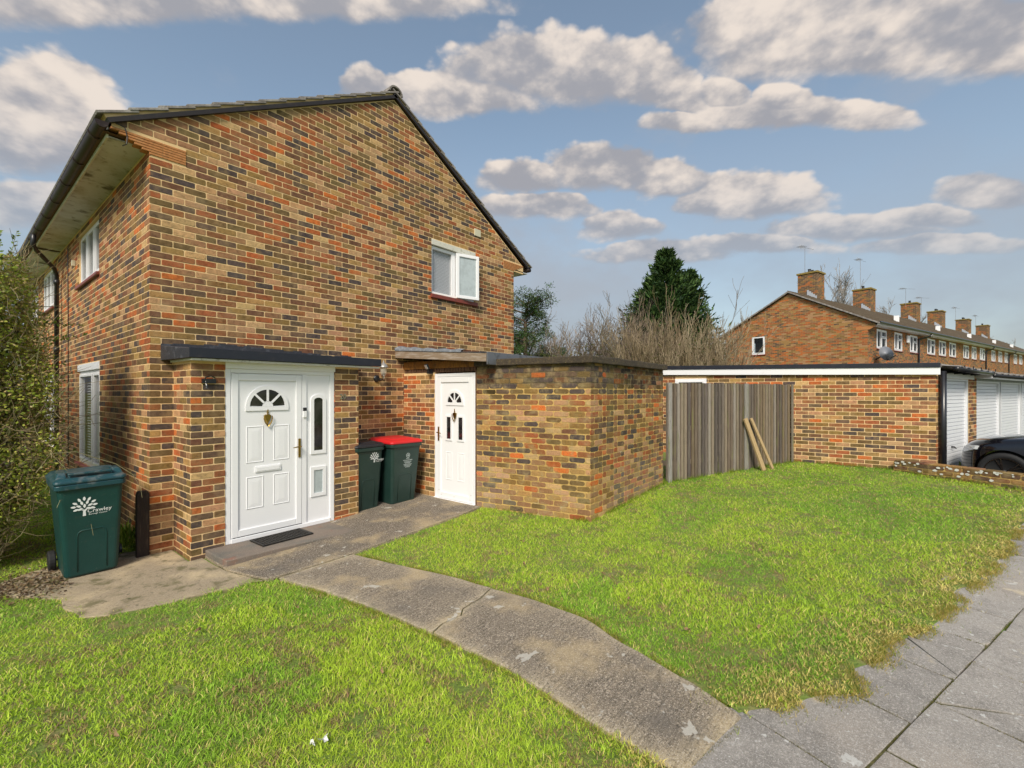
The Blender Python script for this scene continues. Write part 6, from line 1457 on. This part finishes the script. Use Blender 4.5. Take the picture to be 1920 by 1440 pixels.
# leaf mould and bare earth under the hedge
lm=Fast(); random.seed(77)
for _ in range(3000):
    X=random.uniform(-2.2,-.72); Y=random.gauss(-.15,.28)
    if Y>.9 or Y<-.75+.15*noise.noise(Vector((X*3,0,1))): continue
    d=Vector((random.gauss(0,1),random.gauss(0,1),random.gauss(.1,.25))); lm.leaf(Vector((X,Y,.012+random.random()*.02)),random.uniform(.02,.05),random.uniform(.004,.012),random.choice([(.20,.13,.07),(.12,.08,.05),(.28,.20,.11),(.16,.14,.06)]),d)
lm.build('leaf_litter',M['leaf'],kind='stuff')
# ---------------------------------------------------------------- hedge
def hedge():
    random.seed(5)
    h=empty('privet_hedge',(-1.7,2.5,0),label='tall overgrown twiggy hedge with small green leaves at the left edge beside the house',cat='hedge')
    def lim(Y,z):      # X of the hedge's face towards the house
        b=-.70+.10*noise.noise(Vector((Y*.9,z*.8,3)))+.05*noise.noise(Vector((Y*3,z*3,5)))
        if z<1.0: b-=.50*(1-z/1.0)
        if z>1.9: b-=.20*(z-1.9)
        return b
    topz=lambda Y,X: 3.18+.10*(Y)*.55+.25*noise.noise(Vector((Y*1.2,X*1.5,1)))-.22*max(0,(X+1.05))
    fr=lambda X,z: .28+.25*noise.noise(Vector((X*1.2,z*1.1,7)))+(.35 if z<.7 else 0)*(1-z/.7 if z<.7 else 0)
    lv=Fast(); tw_=Fast()
    greens=[(.20,.27,.035),(.28,.33,.05),(.38,.42,.06),(.46,.47,.09),(.12,.17,.03),(.23,.29,.04),(.44,.35,.14),(.36,.27,.12)]
    cnt=0
    while cnt<92000:
        Y=random.uniform(.05,5.6) if random.random()<.45 else random.uniform(.05,1.6); z=random.uniform(.05,3.9); X=random.uniform(-3.0,-.3)
        l=lim(Y,z); f=fr(X,z)
        if X>l or Y<f or z>topz(Y,X): continue
        dd=min(l-X,(Y-f),(topz(Y,X)-z))
        if random.random()>math.exp(-dd*3.0)+.09: continue
        if noise.noise(Vector((X*2.3,Y*2.3,z*2.3)))<-.22 and random.random()<.75: continue
        cnt+=1; c=random.choice(greens); k=random.uniform(.6,1.3)
        if random.random()<.06: c=(.34,.36,.06)
        lv.leaf(Vector((X,Y,z)),random.uniform(.024,.046),random.uniform(.008,.014),tuple(v*k for v in c))
    # filling deep inside, leaf colour darkened to stand in for the inner shade
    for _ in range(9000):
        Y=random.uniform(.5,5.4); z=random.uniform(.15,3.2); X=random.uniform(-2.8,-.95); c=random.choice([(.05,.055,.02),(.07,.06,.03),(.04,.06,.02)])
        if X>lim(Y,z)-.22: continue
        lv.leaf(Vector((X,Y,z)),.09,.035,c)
    browns=[(.25,.19,.10),(.20,.14,.08),(.32,.26,.15),(.14,.10,.06),(.24,.22,.11)]
    for _ in range(150):
        Y=random.uniform(.25,5.2) if random.random()<.5 else random.uniform(.25,1.5); X=random.uniform(-2.6,-1.0)
        p=Vector((X,max(Y,.6),random.uniform(0,1.6))); d=Vector((random.gauss(.25,.35),random.gauss(-.30,.35),1)).normalized()
        grow(tw_,p,d,random.uniform(.5,.85),.007,2,random.choice(browns),.5,.12,(2,3),.62,.16,None,.0016,3)
    for _ in range(2600):
        Y=random.uniform(.1,1.4) if random.random()<.6 else random.uniform(.1,5.4); z=random.uniform(.1,3.2); X=lim(Y,z)-random.random()**2*.4 if random.random()<.5 else random.uniform(-2.4,-.7)
        if X>lim(Y,z)+.0: continue
        Yy=max(Y,fr(X,z)+random.uniform(-.03,.25)) if X<lim(Y,z)-.3 else max(Y,fr(X,z))
        p=Vector((X,Yy,z)); d=Vector((random.gauss(.2,.6),random.gauss(-.3,.6),random.gauss(.5,.6))).normalized()
        L=random.uniform(.10,.38); q=p+d*L*.5+Vector((random.gauss(0,.02),random.gauss(0,.02),random.gauss(0,.02))); e=q+(d+Vector((random.gauss(0,.3),random.gauss(0,.3),.2))).normalized()*L*.5
        c=random.choice(browns); tw_.seg(p,q,.0036,.0028,c); tw_.seg(q,e,.0028,.0012,c)
    # leafy shoots sticking out of the top and towards the house wall
    for _ in range(70):
        if random.random()<.55: Y=random.uniform(.2,2.2); X=random.uniform(-2.0,-.95); p=Vector((X,Y,topz(Y,X)-.15)); d=Vector((random.gauss(.05,.2),random.gauss(-.05,.2),1)); L=random.uniform(.2,.55)
        else: Y=random.uniform(.5,3.5); z=random.uniform(1.1,2.9); p=Vector((lim(Y,z)-.05,Y,z)); d=Vector((1,random.gauss(0,.4),random.gauss(.2,.35))); L=random.uniform(.12,.42)
        d.normalize(); q=p+d*L; tw_.seg(p,q,.004,.0015,(.2,.2,.08))
        for k in range(int(L/.022)):
            s=p+d*(.022*k+.02); sd=d.cross(Vector((random.gauss(0,1),random.gauss(0,1),random.gauss(0,1)))).normalized(); lv.leaf(s,.045,.012,random.choice([(.14,.22,.03),(.22,.30,.04),(.09,.15,.02)]),sd+d*.7)
    tw_.build('twigs',M['bark'],h,kind='stuff'); lv.build('foliage',M['leaf'],h,kind='stuff')
hedge()
# low plants at the corner by the bin and post
pl=Fast(); random.seed(8)
for _ in range(260):
    X=random.uniform(-.20,-.03); Y=random.uniform(.25,.9); p=Vector((X,Y,0)); d=Vector((random.gauss(0,.35),random.gauss(-.1,.35),1)).normalized(); L=random.uniform(.08,.34); pl.leaf(p+d*L*.5,L*.5,.010,random.choice([(.18,.28,.03),(.28,.36,.05),(.12,.20,.02)]),d)
o=pl.build('corner_weeds',M['leaf']); tag(o,'bright green weeds growing between the bin and the timber post','weeds')
# ---------------------------------------------------------------- conifer
def conifer(loc,H,Rb,label,seed,cols,n=15000,leaders=((0,0,1),),ls=.26,low=0.,lean=0):
    random.seed(seed); t=empty('conifer_tree',loc,label=label,cat='tree'); o=Vector(loc)
    tr=Fast(); tr.seg(o,o+Vector((0,0,H*.9)),.28,.05,(.10,.07,.05),8); tr.build('trunk',M['bark'],t)
    lf=Fast(); br=Fast()
    for (lx,ly,hh) in leaders:
        top=H*hh; nb=int(n/len(leaders)/34)
        for b in range(nb):
            f=random.random()**.75; z=low+(top-low)*f; prof=(1-((z-low)/(top-low))**1.05)**.92
            L=Rb*prof*random.uniform(.62,1.18)+.22; a=random.uniform(0,6.283); L*=1+.28*noise.noise(Vector((math.cos(a)*1.5,math.sin(a)*1.5,z*.5+seed)))
            p0=o+Vector((lx*(z/H),ly*(z/H),z)); d=Vector((math.cos(a),math.sin(a),random.uniform(.18,.75)))
            d.normalize(); 
            br.seg(p0,p0+d*L*.9,.03,.008,(.08,.06,.04))
            shade=random.uniform(.65,1.25)
            for k in range(34):
                s=random.random()**.55; w=L*.20*(1.15-s*.75)
                q=p0+d*L*s+Vector((random.gauss(0,w),random.gauss(0,w),random.gauss(0,w*.8)))
                dd=(d*.9+Vector((random.gauss(0,.45),random.gauss(0,.45),random.gauss(.25,.4))))
                c=random.choice(cols); kk=shade*random.uniform(.7,1.3); lf.leaf(q,ls*random.uniform(.6,1.3),ls*.16,tuple(v*kk for v in c),dd)
    br.build('branches',M['bark'],t,kind='stuff'); lf.build('crown',M['needle'],t,kind='stuff')
G1=[(.030,.070,.018),(.055,.105,.026),(.080,.135,.032),(.018,.042,.014)]
conifer((28.0,4.75,.5),10.3,3.7,'large dark green conifer rising behind the bare shrubs',31,G1,36000,((0,0,1),(-.7,.9,.80),(1.1,-1.3,.86)),.36,1.0)
def pine(loc,H,label,seed):
    random.seed(seed); t=empty('pine_tree',loc,label=label,cat='tree'); o=Vector(loc); br=Fast(); lf=Fast()
    tr=Fast(); tr.seg(o,o+Vector((0,0,H*.8)),.2,.09,(.13,.09,.06),8); tr.build('trunk',M['bark'],t)
    for b in range(46):
        z=H*random.uniform(.38,.95); a=random.uniform(0,6.28); L=random.uniform(1.0,2.7)*(1.15-.55*z/H); d=Vector((math.cos(a),math.sin(a),random.uniform(.15,.6))).normalized(); p=o+Vector((0,0,z)); e=p+d*L; br.seg(p,e,.05,.012,(.14,.10,.07))
        for c_ in range(7):
            q=p+d*L*random.uniform(.45,1.05)+Vector((random.gauss(0,.22),random.gauss(0,.22),random.gauss(.05,.15))); sh=random.uniform(.7,1.3)
            for k in range(42):
                dd=Vector((random.gauss(0,1),random.gauss(0,1),random.gauss(.5,.7))); lf.leaf(q+Vector((random.gauss(0,.13),random.gauss(0,.13),random.gauss(0,.10))),.17,.016,tuple(v*sh*random.uniform(.7,1.3) for v in random.choice([(.045,.080,.020),(.07,.115,.028),(.03,.055,.015)])),dd)
    br.build('branches',M['bark'],t,kind='stuff'); lf.build('crown',M['needle'],t,kind='stuff')
pine((17.55,8.15,.5),6.2,'dark pine tree showing just beyond the right corner of the gable',41)
# ---------------------------------------------------------------- bare shrubs
def shrub(loc,H,Wd,n,label,seed,cols,depth=3,spread=.42,up=.35,green=0,rr=.022,grp='leafless shrubs behind the store'):
    random.seed(seed); t=empty('bare_shrub',loc,label=label,cat='shrub',group=grp); o=Vector(loc); br=Fast()
    for _ in range(n):
        a=random.uniform(0,6.28); s=random.random()**.6; p=o+Vector((math.cos(a)*Wd*.35*s,math.sin(a)*Wd*.35*s,0)); d=Vector((math.cos(a)*s*.75*Wd/H,math.sin(a)*s*.75*Wd/H,1)).normalized()
        grow(br,p,d,H*random.uniform(.42,.62),rr,depth,random.choice(cols),spread,up,(3,4),.56,.13,None,.0062,3)
    br.build('stems',M['bark'],t,kind='stuff')
    if green:
        lf=Fast()
        for _ in range(green): a=random.uniform(0,6.28); s=random.random()**.5*Wd*.5; lf.leaf(o+Vector((math.cos(a)*s,math.sin(a)*s,random.uniform(1.2,H*.75))),.12,.035,random.choice([(.09,.11,.025),(.13,.12,.04),(.16,.13,.05)]))
        lf.build('leaves',M['leaf'],t,kind='stuff')
TAN=[(.30,.23,.14),(.24,.18,.10),(.38,.30,.20),(.17,.12,.07)]; GRB=[(.19,.15,.12),(.24,.19,.14),(.13,.10,.08),(.27,.20,.14)]
shrub((18.6,.55,.5),4.6,3.9,70,'dense pale straw-coloured leafless shrub in front of the conifer',51,TAN,3,.36,.40,500,.018)
shrub((18.9,1.9,.5),3.9,3.0,42,'lower straw-coloured leafless shrub left of the conifer foot',52,TAN,3,.38,.35,600,.018)
shrub((19.3,-.5,.5),3.4,2.4,36,'straw-coloured leafless shrub nearest the far terrace gable',53,TAN,3,.36,.40,600,.018)
shrub((19.5,5.7,.5),5.4,4.0,24,'tall open grey-brown leafless tree-like shrub beyond the store roof',54,GRB,4,.50,.22,500,.035)
shrub((19.2,4.0,.5),4.9,3.6,24,'grey-brown leafless shrub in the middle of the gap',55,GRB,4,.50,.22,900,.032)
shrub((18.0,6.6,.5),4.3,3.2,26,'low bushy grey-brown shrub at the foot of the pine',56,GRB,3,.50,.22,1500,.026)
shrub((19.8,2.9,.5),4.4,3.0,22,'slim grey-brown shrub between the open shrub and the straw shrubs',57,GRB,4,.48,.22,300,.028)
def baretree(loc,H,label,seed):
    random.seed(seed); t=empty('bare_tree',loc,label=label,cat='tree',group='leafless trees behind the terrace'); br=Fast(); o=Vector(loc)
    grow(br,o,Vector((0,0,1)),H*.42,.22,6,(.30,.27,.25),.42,.20,(3,4),.66,.08,None,.014,3); br.build('branches',M['bark'],t,kind='stuff')
baretree((56.6,-1.9,1),12.0,'thin leafless tree showing between the first two chimneys',61); baretree((69,-6.0,1),12.0,'thin leafless tree showing beyond the second chimney',62); baretree((107,-20.9,1),12,'leafless tree at the far end of the terrace',63)
scene.render.film_transparent=False
